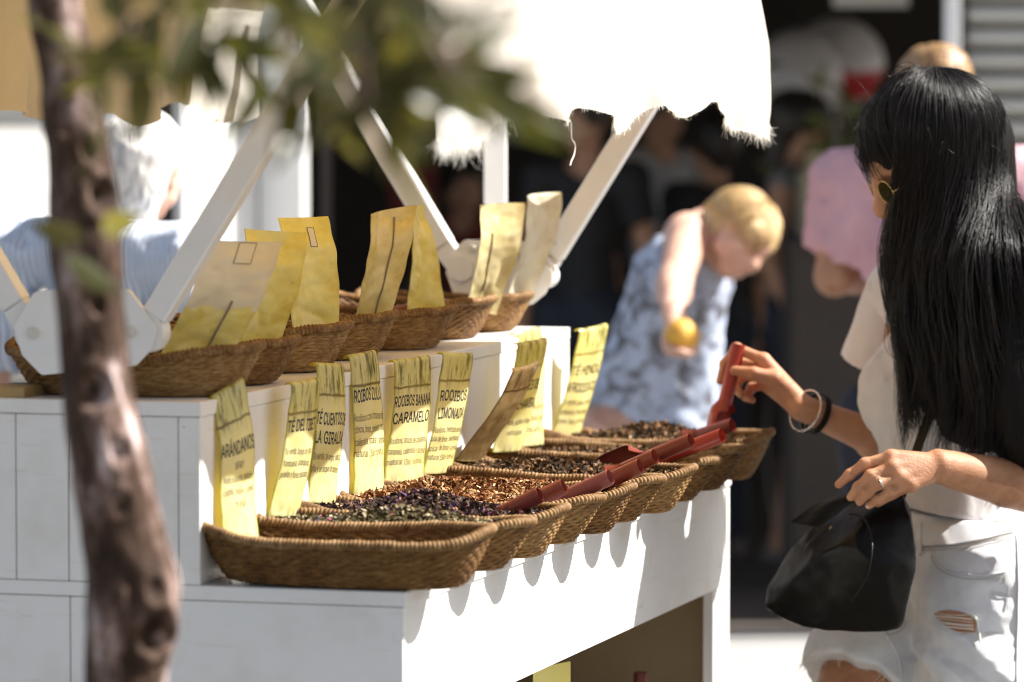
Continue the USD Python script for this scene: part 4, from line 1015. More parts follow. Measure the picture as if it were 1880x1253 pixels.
MAT['lens'] = M('lens', {'t': ('transparent_bsdf', {'color': (0.10, 0.085, 0.06)}), 'g': ('glossy_bsdf', {'roughness': 0.05, 'color': (0.4, 0.4, 0.4)}), 'm': ('mix_closure', {'fac': 0.035})}, [('t.BSDF', 'm.closure1'), ('g.BSDF', 'm.closure2')], 'm.closure')
def hair_mat(name, col, rough=0.35, spec=0.5):
    col = np.asarray(col, float)
    return M(name, {'tc': ('geometry', {}), 'mp': ('mapping', {'scale': (120, 120, 9)}), 'n': ('noise_texture', {'scale': 1.0, 'detail': 4}), 'r': ('rgb_ramp', {'ramp': [(0.3, tuple(col * 0.6)), (0.7, tuple(np.clip(col * 1.4, 0, 1)))]}), 'b': ('bump', {'distance': 0.003}),
                    'p': ('principled_bsdf', {'roughness': rough, 'specular_ior_level': spec})},
             [('tc.position', 'mp.vector'), ('mp.vector', 'n.vector'), ('n.fac', 'r.fac'), ('r.color', 'p.base_color'), ('n.fac', 'b.height'), ('b.normal', 'p.normal')], 'p.BSDF')
MAT['hair_black'] = hair_mat('hair_black', (0.006, 0.005, 0.0045), 0.6, 0.12)
MAT['hair_strand'] = M('hair_strand', {'p': ('principled_bsdf', {'base_color': (0.008, 0.0055, 0.0045), 'roughness': 0.36, 'specular_ior_level': 0.30})}, [], 'p.BSDF')
MAT['hair_blonde'] = hair_mat('hair_blonde', (0.66, 0.47, 0.23), 0.45)
MAT['hair_white'] = hair_mat('hair_white', (0.72, 0.69, 0.66), 0.5)
MAT['hair_sandy'] = hair_mat('hair_sandy', (0.30, 0.17, 0.075), 0.45)
MAT['hair_dark'] = hair_mat('hair_dark', (0.02, 0.014, 0.01), 0.4)

def head_parts(c, f, up, s=1.0):
    f = unit(f); up = unit(up - f * np.dot(up, f)); r = np.cross(f, up)
    P = lambda a, b, d=0.0: c + (f * a + up * b + r * d) * s
    bones = [(P(0.018, 0.028), 0.080 * s, P(-0.028, 0.030), 0.083 * s, r, 1.12), (P(0.040, 0.0), 0.058 * s, P(0.052, -0.062), 0.038 * s, r, 1.0),
             (P(0.062, -0.086), 0.017 * s, P(0.055, -0.082), 0.02 * s), (P(0.094, 0.012), 0.0075 * s, P(0.111, -0.026), 0.0105 * s), (P(0.103, -0.032), 0.009 * s, P(0.092, -0.036), 0.012 * s)]
    for d in (-1, 1):
        bones += [(P(0.072, 0.022, 0.008 * d), 0.016 * s, P(0.062, 0.022, 0.046 * d), 0.015 * s), (P(0.045, -0.02, 0.042 * d), 0.026 * s, P(0.02, -0.05, 0.050 * d), 0.024 * s), (P(0.083, -0.058, 0.003 * d), 0.0085 * s, P(0.076, -0.059, 0.020 * d), 0.006 * s),
                  (P(0.081, -0.069, 0.003 * d), 0.0088 * s, P(0.075, -0.068, 0.017 * d), 0.006 * s), (P(0.105, -0.034, 0.009 * d), 0.006 * s, P(0.098, -0.034, 0.010 * d), 0.006 * s),
                  (P(-0.004, 0.010, 0.080 * d), 0.013 * s, P(0.002, -0.022, 0.076 * d), 0.010 * s, r, 2.2)]
    holes = [(P(0.100, 0.004, 0.030 * d), 0.015 * s, P(0.090, 0.003, 0.044 * d), 0.013 * s) for d in (-1, 1)]
    return bones, holes, P, (f, up, r)

def eyes(P, s, parent):
    for d in (-1, 1):
        e = trimesh.creation.icosphere(2, 0.0115 * s); e.apply_translation(P(0.0690, 0.001, 0.030 * d))
        o = obj('eye', e, MAT['eye_white'], parent, smooth=True)
        i = trimesh.creation.icosphere(2, 0.0058 * s); i.apply_translation(P(0.0757, 0.001, 0.0305 * d))
        obj('iris', i, MAT['iris'], o, smooth=True)

def cut(end, d, R=0.11):
    """A hole that ends a sleeve or a trouser leg at a point, d pointing out of it."""
    d = unit(d); return (end + d * R, R, end + d * (R + 0.25), R)

def figure(label, J, f, s, skin, clothes, hair=None, group=None, h=0.011, head=None, name='person', cat='person', face=True, hand_px=None, noise=0.006):
    """A clothed figure from its joints. clothes: list of (kind, material, options)."""
    f = unit(np.asarray(f, float) * [1, 1, 0]); r = np.array([f[1], -f[0], 0])
    base = (J['ankleL'] + J['ankleR']) / 2 * [1, 1, 0]
    t = thing(name, label, cat, base, group=group)
    pel, che = J['pelvis'], J['chest']
    hb, hh, P, fr = head_parts(J['head'], J['headf'], J.get('headup', UP), J.get('headsize', s))
    sh = (J['shL'] + J['shR']) / 2
    body = [(pel, 0.098 * s, (pel + che) / 2, 0.088 * s, f, 1.25), ((pel + che) / 2, 0.088 * s, che, 0.105 * s, f, 1.2), (che, 0.105 * s, sh - UP * 0.02 * s, 0.075 * s, f, 1.2),
            (sh - UP * 0.0 * s, 0.055 * s, J['head'] - UP * 0.06 * s - unit(J['headf']) * 0.012 * s, 0.048 * s)]
    limbs = []
    for q in 'LR':
        body += [(sh + UP * 0.01 * s, 0.055 * s, J['sh' + q], 0.052 * s), (pel, 0.09 * s, J['hip' + q], 0.088 * s)]
        el, wr = J['el' + q], J['wr' + q]
        limbs += [(J['sh' + q], 0.049 * s, el, 0.037 * s), (el, 0.037 * s, el * 0.65 + wr * 0.35, 0.036 * s), (el * 0.65 + wr * 0.35, 0.036 * s, wr, 0.025 * s)]
        hd = unit(J['hand' + q] - wr) if 'hand' + q in J else unit(wr - el)
        sd = unit(np.cross(hd, UP) + 1e-3 * f); nn = np.cross(hd, sd)
        limbs += [(wr, 0.024 * s, wr + hd * 0.085 * s, 0.032 * s, nn, 1.7)]
        for k, (o, ln) in enumerate(((-0.028, 0.068), (-0.010, 0.078), (0.009, 0.074), (0.027, 0.058))):
            b0 = wr + hd * 0.082 * s + sd * o * s; b1 = b0 + hd * ln * 0.5 * s; b2 = b1 + unit(hd - nn * 0.6) * ln * 0.5 * s
            limbs += [(b0, 0.0098 * s, b1, 0.009 * s), (b1, 0.009 * s, b2, 0.0075 * s)]
        limbs += [(wr + hd * 0.03 * s, 0.014 * s, wr + hd * 0.075 * s - sd * 0.045 * s, 0.0095 * s)]
        kn, an = J['knee' + q], J['ankle' + q]
        limbs += [(J['hip' + q], 0.085 * s, kn, 0.055 * s), (kn, 0.054 * s, kn * 0.7 + an * 0.3, 0.054 * s), (kn * 0.7 + an * 0.3, 0.054 * s, an, 0.036 * s), (an, 0.036 * s, an * [1, 1, 0] + UP * 0.04 * s, 0.035 * s)]
        if 'foot' + q not in J: limbs += [(an * [1, 1, 0] + UP * 0.035 * s - f * 0.03 * s, 0.034 * s, an * [1, 1, 0] + UP * 0.026 * s + f * 0.15 * s, 0.026 * s)]
    mesh = blob(body + limbs + hb, h, 0.022 * s, holes=hh, clip=[((0, 0, 0.001), (0, 0, -1))])
    obj('body', mesh, skin, t, smooth=True)
    if face: eyes(P, J.get('headsize', s), t)
    for kind, mat, o in clothes:
        g = o.get('ease', 0.012) * s
        grow = lambda b, e=g: (b[0], b[1] + e, b[2], b[3] + e, *b[4:])
        fold = o.get('fold', 0.010)
        sd_ = o.get('seed', 1)
        warp = lambda p, fold=fold, sd_=sd_: fold * (meshkit.fbm(p * np.array([16, 16, 5.0]), 3, sd_) - 0.5) + fold * 0.6 * (meshkit.fbm(p * 34, 2, sd_ + 5) - 0.5)
        holes, bones = [], []
        if kind == 'shirt':
            hem = o.get('hem', J['pelvis'][2] - 0.03 * s)
            bones = [grow(b) for b in body[:3]] + [grow(b, g * 0.6) for b in body[4:8:2]] + [grow((pel, 0.1 * s, (pel + che) / 2, 0.095 * s, f, 1.2))]
            bones += [grow((pel - UP * 0.1 * s, 0.1 * s, pel, 0.1 * s, f, 1.2))]
            for q in 'LR':
                e = J['sh' + q] + (J['el' + q] - J['sh' + q]) * o.get('sleeve', 0.55)
                if o.get('sleeve', 0.55) > 0.05:
                    bones.append((J['sh' + q], 0.056 * s + g * 0.5, e + (e - J['sh' + q]) * 0.3, 0.054 * s + g * 0.7)); holes.append(cut(e, e - J['sh' + q]))
                if o.get('long'):
                    bones.append((J['el' + q], 0.046 * s + g, J['wr' + q], 0.036 * s + g))
            if o.get('long'): holes = []
            nk = sh + UP * 0.035 * s
            holes.append((nk + unit(J['headf'] * [1, 1, 0]) * 0.015, 0.06 * s, nk + UP * 0.12, 0.075 * s))
            clip = [((0, 0, hem), (0, 0, -1))]
        elif kind == 'trousers':
            bones = [grow((pel, 0.1 * s, pel + UP * 0.1 * s, 0.092 * s, f, 1.2))]
            for q in 'LR':
                bones.append(grow((pel, 0.09 * s, J['hip' + q], 0.088 * s)))
                k = o.get('leg', 2.0)
                if k >= 1:
                    bones += [(J['hip' + q], 0.088 * s + g, J['knee' + q], 0.062 * s + g), (J['knee' + q], 0.062 * s + g, J['ankle' + q], 0.055 * s + g)]
                else:
                    e = J['hip' + q] + (J['knee' + q] - J['hip' + q]) * k
                    bones.append((J['hip' + q], 0.088 * s + g, e + (e - J['hip' + q]) * 0.4, 0.085 * s + g)); holes.append(cut(e, J['knee' + q] - J['hip' + q], 0.3))
            clip = [((0, 0, o.get('top', pel[2] + 0.09 * s)), (0, 0, 1)), ((0, 0, 0.05), (0, 0, -1))]
        elif kind == 'dress':
            bones = [grow(b) for b in body[:3]] + o['extra']
            nk = sh + UP * 0.02 * s
            holes.append((nk + f * 0.02, 0.07 * s, nk + UP * 0.15, 0.10 * s))
            for q in 'LR': holes.append((J['sh' + q] + (J['sh' + q] - sh) * 0.15, 0.055 * s, J['el' + q], 0.06 * s))
            clip = [((0, 0, o['hem']), (0, 0, -1))]
        obj(o.get('name', {'shirt': 'shirt', 'trousers': 'trousers', 'dress': 'dress'}[kind]), blob(bones, h, 0.03 * s, warp=warp, clip=clip, holes=holes), mat, t, smooth=True)
    for q in 'LR':
        an = J['ankle' + q] * [1, 1, 0]
        sole = blob([(an + UP * 0.035 * s - f * 0.035 * s, 0.042 * s, an + UP * 0.03 * s + f * 0.16 * s, 0.036 * s)], 0.011, 0.02, clip=[((0, 0, 0.0), (0, 0, -1)), ((0, 0, 0.065 * s), (0, 0, 1))])
        obj('shoe', sole, MAT['shoe'], t, smooth=True)
    if hair:
        mat, opts = hair
        s2 = J.get('headsize', s)
        hs = [(P(0.012, 0.034), (0.080 + opts.get('vol', 0.014)) * s2, P(-0.034, 0.030), (0.084 + opts.get('vol', 0.014)) * s2, fr[2], 1.12), (P(-0.06, -0.02), 0.055 * s2, P(-0.055, opts.get('back', -0.05)), 0.045 * s2)] + [((P(*a), ra * s2, P(*b), rb * s2)) for a, ra, b, rb in opts.get('extra', ())]
        ho = [(P(0.12, -0.015), 0.068 * s2, P(0.09, -0.10), 0.085 * s2)] + ([(P(0.01, -0.02, 0.10), 0.034 * s2, P(0.03, -0.08, 0.10), 0.05 * s2), (P(0.01, -0.02, -0.10), 0.034 * s2, P(0.03, -0.08, -0.10), 0.05 * s2)] if opts.get('ears', True) else [])
        wr_ = lambda p: 0.012 * (meshkit.fbm(p * 45, 4, 9) - 0.5)
        obj('hair', blob(hs, 0.008, 0.02, warp=wr_, holes=ho), mat, t, smooth=True)
    return t, P, fr
MAT['shoe'] = simple('shoe', (0.12, 0.10, 0.09), 0.6)

def standing(px, d, f, headf, s, shw=0.165, arms=None, step=0.0, lean=0.0):
    """Joints of a standing figure whose head centre is seen at px, d metres away."""
    f = unit(np.asarray(f, float)); r = np.array([f[1], -f[0], 0])
    head = at(*px, d)
    k = head[2] / (1.585 * 1.0)
    s = k if s is None else s
    g = head * [1, 1, 0]
    J = dict(head=head, headf=unit(np.asarray(headf, float)), headsize=0.98 * max(s, 0.92))
    z = lambda a: UP * a * head[2]
    J['pelvis'] = g + z(0.585) - f * 0.015; J['chest'] = g + z(0.785) - f * 0.01
    for q, sg in (('L', -1), ('R', 1)):
        J['sh' + q] = g + z(0.875) + r * sg * shw * s - f * 0.02
        J['hip' + q] = g + z(0.56) + r * sg * 0.085 * s
        J['knee' + q] = g + z(0.31) + r * sg * 0.095 * s + f * (0.03 + sg * step * 0.5)
        J['ankle' + q] = g + z(0.055) + r * sg * 0.10 * s + f * sg * step
        J['el' + q] = J['sh' + q] + r * sg * 0.05 * s - UP * 0.275 * s - f * 0.03
        J['wr' + q] = J['el' + q] - UP * 0.22 * s + f * 0.10 * s
    for kk, v in (arms or {}).items(): J[kk] = v
    return J, s

# --- the woman with the scoop
D0 = 7.14
KW = 1.05                              # her size against a 1.62 m woman
def wp(x, y, d): return at(x, y, d * KW)
def big(bones): return [(q[0], q[1] * KW, q[2], q[3] * KW, *q[4:]) for q in bones]
fW = unit([-0.75, -0.65, 0]); rW = np.array([fW[1], -fW[0], 0])
hf = unit([-0.88, -0.22, -0.42])
hup = unit(UP - hf * hf[2])
nose = wp(1609, 384, 7.02)
SH = 0.97 * KW
headc = nose - hf * 0.118 * SH + hup * 0.026 * SH
woman = thing('person', 'woman with long black hair in white tee and denim shorts holding a red scoop', 'person', wp(1745, 900, D0) * [1, 1, 0])
hb, hh, HP, hfr = head_parts(headc, hf, hup, SH)
pel, che = wp(1762, 1020, 7.13), wp(1738, 720, 7.13)
shR, shL = wp(1650, 548, 7.32), wp(1840, 560, 6.98)
elR, wrR = at(1690, 838, 7.60), at(1474, 750, 7.54)
elL, wrL = wp(1925, 905, 6.93), wp(1722, 856, 6.83)
hipR, hipL = wp(1682, 1050, 7.22), wp(1812, 1060, 7.06)
knR, knL = wp(1490, 1470, 7.02), wp(1800, 1490, 6.98)
anR, anL = knR * [1, 1, 0] + np.array([0.05, 0.10, 0.085]), knL * [1, 1, 0] + np.array([0.04, 0.10, 0.085])
shm = (shL + shR) / 2
wbody = [(pel, 0.10, (pel + che) / 2, 0.084, fW, 1.2), ((pel + che) / 2, 0.084, che, 0.102, fW, 1.15), (che, 0.102, shm - UP * 0.03, 0.07, fW, 1.2), (shm, 0.05, headc - UP * 0.06 - hf * 0.02, 0.045)]
for q, (a, b) in dict(L=(shL, hipL), R=(shR, hipR)).items():
    wbody += [(shm, 0.05, a, 0.046), (pel, 0.09, b, 0.09)]
wbody += [(shR, 0.044, elR, 0.036), (shL, 0.046, elL, 0.037), (che + fW * 0.05 + rW * 0.06, 0.05, che + fW * 0.045 + rW * 0.055 - UP * 0.01, 0.052), (che + fW * 0.05 - rW * 0.06, 0.05, che + fW * 0.045 - rW * 0.055 - UP * 0.01, 0.052)]
for a, b, c in ((hipR, knR, anR), (hipL, knL, anL)):
    wbody += [(a, 0.088, b, 0.056), (b, 0.055, b * 0.7 + c * 0.3, 0.053), (b * 0.7 + c * 0.3, 0.053, c, 0.035), (c, 0.035, c * [1, 1, 0] + UP * 0.035, 0.034), (c * [1, 1, 0] + UP * 0.035 - fW * 0.03, 0.033, c * [1, 1, 0] + UP * 0.025 + fW * 0.15, 0.025)]
def hand(jw, el, wrist, er, wr_r, palm, fingers, thumb, flat, h=0.0028):
    """Forearm, palm and five fingers as one surface. Points are (x, y, depth offset)."""
    out = [(el, er, el * 0.62 + wrist * 0.38, er * 0.98), (el * 0.62 + wrist * 0.38, er * 0.98, wrist, wr_r, flat, 1.25)]
    for k in palm: out.append((wrist, wr_r * 0.74, jw(*k), 0.0128))
    ps = [jw(*k) for k in palm]
    for a, b in zip(ps[:-1], ps[1:]): out.append((a, 0.0118, b, 0.0118))
    for fg, rad in zip(fingers, ((0.0096, 0.0088, 0.0080, 0.0068), (0.0096, 0.0090, 0.0081, 0.0068), (0.0092, 0.0085, 0.0077, 0.0066), (0.0084, 0.0076, 0.0069, 0.0060))):
        pts = [jw(*k) for k in fg]
        for i in range(len(pts) - 1): out.append((pts[i], rad[i], pts[i + 1], rad[i + 1]))
        for i in (1, 2): out.append((pts[i], rad[i] * 1.05, pts[i] + 1e-4, rad[i] * 1.05))
    tp = [jw(*k) for k in thumb]; tr = (0.0165, 0.0130, 0.0108, 0.0082)
    for i in range(len(tp) - 1): out.append((tp[i], tr[i], tp[i + 1], tr[i + 1]))
    return blob(out, h, 0.0042), [jw(*fg[-1]) for fg in fingers] + [tp[-1]], [jw(*fg[-2]) for fg in fingers] + [tp[-2]]
JR = lambda x, y, dd: at(x, y, 7.56 + dd)
hR, tipsR, preR = hand(JR, elR, wrR, 0.039, 0.0265,
    [(1402, 662, 0.0), (1400, 676, 0.018), (1402, 692, 0.034), (1409, 707, 0.046)],
    [[(1400, 660, 0.0), (1352, 640, 0.010), (1331, 668, 0.022), (1322, 700, 0.024)], [(1398, 674, 0.018), (1350, 664, 0.046), (1337, 694, 0.046), (1346, 716, 0.030)],
     [(1401, 692, 0.034), (1362, 690, 0.062), (1350, 713, 0.056), (1362, 726, 0.036)], [(1409, 706, 0.046), (1380, 712, 0.066), (1370, 729, 0.060), (1381, 735, 0.042)]],
    [(1450, 722, -0.010), (1424, 696, -0.024), (1384, 686, -0.024), (1349, 681, -0.014)], np.array([0.3, 0.2, 1.0]))
JL = lambda x, y, dd: at(x, y, 6.80 * KW + dd)
hL, tipsL, preL = hand(JL, elL, wrL, 0.040, 0.027,
    [(1636, 840, 0.012), (1638, 858, 0.002), (1652, 876, -0.002), (1672, 890, 0.0)],
    [[(1634, 840, 0.012), (1588, 852, 0.010), (1560, 872, 0.012), (1540, 890, 0.016)], [(1637, 858, 0.002), (1598, 874, -0.006), (1576, 895, -0.002), (1562, 913, 0.006)],
     [(1652, 876, -0.002), (1614, 888, -0.010), (1592, 906, -0.004), (1578, 922, 0.004)], [(1672, 890, 0.0), (1636, 902, -0.006), (1612, 917, 0.0), (1595, 929, 0.008)]],
    [(1700, 872, 0.030), (1668, 888, 0.048), (1636, 905, 0.052), (1612, 922, 0.046)], fW)
wmesh = blob(big(wbody) + hb, 0.0055, 0.022, holes=hh, clip=[((0, 0, 0.001), (0, 0, -1))])
obj('body', cat_mesh([wmesh, hR, hL]), MAT['skin_tan'], woman, smooth=True)
eyes(HP, SH, woman)
def nail(tip, pre, side):
    d = unit(tip - pre); n = unit(side - d * np.dot(side, d)); s = np.cross(d, n)
    g = [(tip - d * 0.005 + d * a * 0.0085 + s * b * 0.0048 * (1 - 0.3 * abs(a)) + n * (0.0056 - 0.0016 * b * b)) for a in np.linspace(-0.6, 0.85, 7) for b in np.linspace(-1, 1, 7)]
    obj('fingernail', (np.array(g), grid_faces(7, 7)), MAT['nail'], woman, smooth=True)
for i in range(4): nail(tipsL[i], preL[i], unit([-0.15, -1, 0.35]))
nail(tipsR[4], preR[4], unit([-0.2, -1, 0.35])); nail(tipsR[0], preR[0], unit([-1, 0.0, 0.2]))

# clothes
tee = [(pel + UP * 0.02, 0.118, (pel + che) / 2, 0.108, fW, 1.15), ((pel + che) / 2, 0.108, che, 0.119, fW, 1.1), (che, 0.119, shm - UP * 0.03, 0.078, fW, 1.2), (shm - UP * 0.005, 0.052, shL, 0.056), (shm - UP * 0.005, 0.052, shR, 0.054),
       (pel - UP * 0.1, 0.118, pel + UP * 0.02, 0.118, fW, 1.15), (che + fW * 0.055 + rW * 0.06, 0.062, che + fW * 0.05 + rW * 0.055 - UP * 0.02, 0.062), (che + fW * 0.055 - rW * 0.06, 0.062, che + fW * 0.05 - rW * 0.055 - UP * 0.02, 0.062)]
eR, eL = wp(1612, 672, 7.345), wp(1880, 690, 6.965)
def tee_warp(p):
    q = (p - che) @ np.stack([fW, rW, UP], 1)
    return 0.028 * (meshkit.fbm(q * [22, 22, 4.0] + 3, 3, 4) - 0.5) + 0.013 * (meshkit.fbm(q * [34, 34, 24], 3, 8) - 0.5) + 0.004 * np.sin(q[:, 2] * 55 + q[:, 1] * 30 + 6 * meshkit.noise(q * 9, 2)) * np.clip((-q[:, 2] - 0.10) * 6, 0, 1)
hemz = wp(1750, 952, 7.08)[2]
nk = shm + UP * 0.03
tmesh = blob(big(tee), 0.005, 0.03, warp=tee_warp, clip=[(wp(1740, 949, 7.03), unit(UP * -1 + fW * 0.0 + np.array([-0.16, 0, 0])))], holes=[(nk + hf * [1, 1, 0] * 0.02, 0.062, nk + UP * 0.13, 0.08)])
slv = [blob([(a - (e - a) * 0.1, 0.059, e + (e - a) * 0.3, 0.067)], 0.005, 0.02, warp=lambda p: 0.010 * (meshkit.fbm(p * [30, 30, 12], 3, 6) - 0.5), clip=[(e, e - a)]) for a, e in ((shR, eR), (shL, eL))]
tmesh = cat_mesh([tmesh] + slv)
obj('shirt', tmesh, MAT['tee_white'], woman, smooth=True)
shortsb = [(pel, 0.113, pel + UP * 0.09, 0.104, fW, 1.15), (pel, 0.100, hipR, 0.104), (pel, 0.100, hipL, 0.106)]
seR = hipR + (knR - hipR) * 0.50; seL = hipL + (knL - hipL) * 0.50
shortsb += [(hipR, 0.104, seR + (knR - hipR) * 0.2, 0.106), (hipL, 0.106, seL + (knL - hipL) * 0.2, 0.103)]
def sh_warp(p):
    q = (p - pel) @ np.stack([fW, rW, UP], 1)
    lo = np.clip((-q[:, 2] - 0.02) * 9, 0, 1)
    return 0.011 * (meshkit.fbm(q * [14, 14, 26], 3, 14) - 0.5) * lo + 0.006 * (meshkit.fbm(q * 45, 3, 3) - 0.5) + 0.004 * np.sin(q[:, 2] * 80 + 40 * np.abs(q[:, 1]) + 5 * meshkit.noise(q * 12, 5)) * lo
smesh = blob(big(shortsb), 0.0048, 0.02, warp=sh_warp, clip=[(wp(1760, 953, 7.03), unit(UP + np.array([0.10, 0, 0])))], holes=[cut(seR, unit(knR - hipR) + UP * 0.35 * 0, 0.6), cut(seL, knL - hipL, 0.6)])
obj('shorts', smesh, MAT['denim'], woman, smooth=True)

def cast(mesh, pxs, lift=0.0):
    """Points where pixels' rays first meet a mesh."""
    v, f, _ = meshkit.arrays(mesh)
    A, B, Cc = v[f[:, 0]], v[f[:, 1]], v[f[:, 2]]
    e1, e2 = B - A, Cc - A
    out = []
    for x, y in pxs:
        d = ray(x, y); pv = np.cross(d, e2); det = (e1 * pv).sum(1); det = np.where(abs(det) < 1e-15, 1e-15, det)
        tv = CAM - A; u = (tv * pv).sum(1) / det; qv = np.cross(tv, e1); w = (qv * d).sum(1) / det; t = (e2 * qv).sum(1) / det
        ok = (u >= 0) & (w >= 0) & (u + w <= 1) & (t > 0.1)
        if ok.any():
            i = np.argmin(np.where(ok, t, 1e9)); n = unit(np.cross(e1[i], e2[i])); n = -n if n @ d > 0 else n
            out.append(CAM + d * t[i] + n * lift)
    return np.array(out)
def px_line(pts, n): return [tuple(p) for p in spline(np.array(pts, float), n)]
def seam(name, mesh, pts, r, mat, lift=0.0008, parent=None, n=30):
    P = cast(mesh, px_line(pts, n), lift)
    if len(P) > 3: return obj(name, tube(P, r, 6), mat, parent if parent is not None else woman, smooth=True)
# waistband, loops, pocket, fly, rip
def band(mesh, top, bot, n=40, lift=0.003):
    a, b = cast(mesh, px_line(top, n), lift), cast(mesh, px_line(bot, n), lift)
    m = min(len(a), len(b)); a, b = a[:m], b[:m]
    G = np.stack([a * (1 - k) + b * k + (np.array([-0.2, -1, 0]) * 0.0015 * math.sin(math.pi * k)) for k in np.linspace(0, 1, 6)], 1)
    return G.reshape(-1, 3), grid_faces(m, 6)[:, ::-1]
obj('waistband', band(smesh, [(1662, 962), (1720, 968), (1790, 962), (1862, 948)], [(1662, 1000), (1720, 1003), (1790, 994), (1866, 976)]), MAT['denim'], woman, smooth=True)
for pts in ([(1660, 1003), (1720, 1006), (1790, 997), (1866, 979)], [(1660, 1009), (1720, 1011), (1790, 1002), (1866, 984)]):
    seam('stitching', smesh, pts, 0.0006, MAT['stitch'], 0.002)
for x, y0, y1, dx in ((1690, 962, 1018, 2), (1856, 948, 992, 3)):
    a, b = cast(smesh, [(x - 8, y0), (x + 8, y0)], 0.0045), cast(smesh, [(x - 8 + dx, y1), (x + 8 + dx, y1)], 0.0045)
    if len(a) == 2 and len(b) == 2:
        lo = bar((a[0] + a[1]) / 2, (b[0] + b[1]) / 2, a[1] - a[0], 0.011, 0.0025, 0.0008)
        obj('belt_loop', lo, MAT['denim'], woman)
pk = [(1714, 1012), (1724, 1034), (1748, 1048), (1790, 1056), (1846, 1050)]
seam('pocket_edge', smesh, pk, 0.0016, MAT['denim'], 0.001)
seam('stitching', smesh, [(x - 3, y + 8) for x, y in pk], 0.0006, MAT['stitch'], 0.0012)
seam('stitching', smesh, [(1848, 1052), (1851, 1085), (1848, 1118)], 0.0006, MAT['stitch'], 0.0012)
seam('side_seam', smesh, [(1866, 985), (1869, 1060), (1868, 1140), (1866, 1250)], 0.0016, MAT['denim'], 0.001)
seam('fly_seam', smesh, [(1640, 1100), (1634, 1135), (1630, 1165), (1650, 1160), (1662, 1140)], 0.0009, MAT['stitch'], 0.001)
seam('inseam', smesh, [(1628, 1168), (1646, 1200), (1654, 1250)], 0.0018, MAT['denim'], 0.001)
rt, rb = px_line([(1716, 1126), (1745, 1121), (1775, 1128), (1793, 1142)], 18), px_line([(1722, 1136), (1748, 1156), (1770, 1164), (1792, 1160)], 18)
G = [[cast(smesh, [(a_[0] + (b_[0] - a_[0]) * k, a_[1] + (b_[1] - a_[1]) * k)], 0.0016) for k in np.linspace(0, 1, 8)] for a_, b_ in zip(rt, rb)]
G = np.array([[g[0] for g in row] for row in G])
obj('rip', (G.reshape(-1, 3), grid_faces(18, 8)), MAT['skin_tan'], woman, smooth=True, label='torn hole showing skin')
st_, wd = [], []
for i in range(7):
    y = 1126 + i * 5.2 + rng.uniform(-1, 1); x0 = 1718 + i * 2.2; x1 = 1785 + i * 0.8
    P = cast(smesh, px_line([(x0, y), ((x0 + x1) / 2, y + rng.uniform(0, 5)), (x1, y + rng.uniform(2, 7))], 10), 0.0024)
    if len(P) > 4: st_.append(P); wd.append(np.full(len(P), 0.0010 + 0.0008 * (i % 2)))
P = cast(smesh, px_line([(1775, 1124), (1792, 1135), (1798, 1160), (1802, 1186)], 14), 0.0035)
if len(P) > 4: st_.append(P); wd.append(np.full(len(P), 0.0028))
# frayed hems
hv, hfac, _ = meshkit.arrays(smesh)
for sc_, dn_ in ((seR, unit(knR - hipR)), (seL, unit(knL - hipL))):
    m = np.where((abs((hv - sc_) @ dn_) < 0.006) & (np.linalg.norm(hv - sc_, axis=1) < 0.16))[0]
    for i in rng.choice(m, min(len(m), 260)):
        ln = rng.uniform(0.006, 0.024); q = np.linspace(0, 1, 5)[:, None]
        o = unit((hv[i] - sc_) - dn_ * ((hv[i] - sc_) @ dn_))
        st_.append(hv[i] - dn_ * 0.004 + (dn_ * 0.9 + o * rng.uniform(-0.1, 0.5) + rng.normal(0, 0.25, 3)) * ln * q + rng.normal(0, 0.3, 3) * ln * q ** 2); wd.append(np.linspace(0.0012, 0.0005, 5))
curves('loose_threads', st_, wd, MAT['thread'], woman, kind='stuff')
# bracelets and ring
def ring_on(c, ax, r, t, mat, name, parent=woman, k=1.0):
    ax = unit(ax); a = unit(np.cross(ax, [0.1, 0.2, 1])); b = np.cross(ax, a)
    g = np.linspace(0, 2 * np.pi, 48, endpoint=False)
    return obj(name, tube(c + r * (np.cos(g)[:, None] * a + k * np.sin(g)[:, None] * b), t, 10, closed=True), mat, parent, smooth=True)
axR = unit(wrR - elR)
ring_on(wrR - axR * 0.005 + UP * -0.002, unit(axR + np.array([0.1, -0.35, 0])), 0.0350, 0.0013, MAT['silver'], 'bangle')
ring_on(wrR - axR * 0.022, unit(axR + np.array([0.05, -0.2, 0])), 0.0335, 0.0030, MAT['leather'], 'hair_tie')
ring_on(wrR - axR * 0.029, unit(axR + np.array([0.0, -0.15, 0])), 0.0338, 0.0026, MAT['leather'], 'hair_tie')
rp = JL(1617, 887, -0.0105); ring_on(rp, JL(1592, 906, -0.004) - JL(1652, 876, -0.002), 0.0094, 0.0011, MAT['silver'], 'finger_ring')
# glasses: two round gold rims, bridge and temple
gl = []
for d in (-1, 1):
    c = HP(0.103, -0.004, 0.034 * d); n = unit(hfr[0] + hfr[2] * 0.22 * d); a = unit(np.cross(n, hfr[1])); b = np.cross(a, n)
    g = np.linspace(0, 2 * np.pi, 40, endpoint=False)
    gl.append(tube(c + 0.0215 * np.cos(g)[:, None] * a + 0.0200 * np.sin(g)[:, None] * b, 0.0006, 8, closed=True))
    e = c - a * 0.0215 if np.dot(-a, hfr[2] * d) > 0 else c + a * 0.0215
    gl.append(tube(np.array([e, HP(0.05, 0.004, 0.079 * d), HP(-0.01, 0.008, 0.086 * d)]), 0.001, 6))
    disc_ = np.vstack([c + 0.0213 * np.cos(g)[:, None] * a + 0.0198 * np.sin(g)[:, None] * b, c])
    obj('lens', (disc_, np.array([[i, (i + 1) % 40, 40] for i in range(40)])), MAT['lens'], woman)
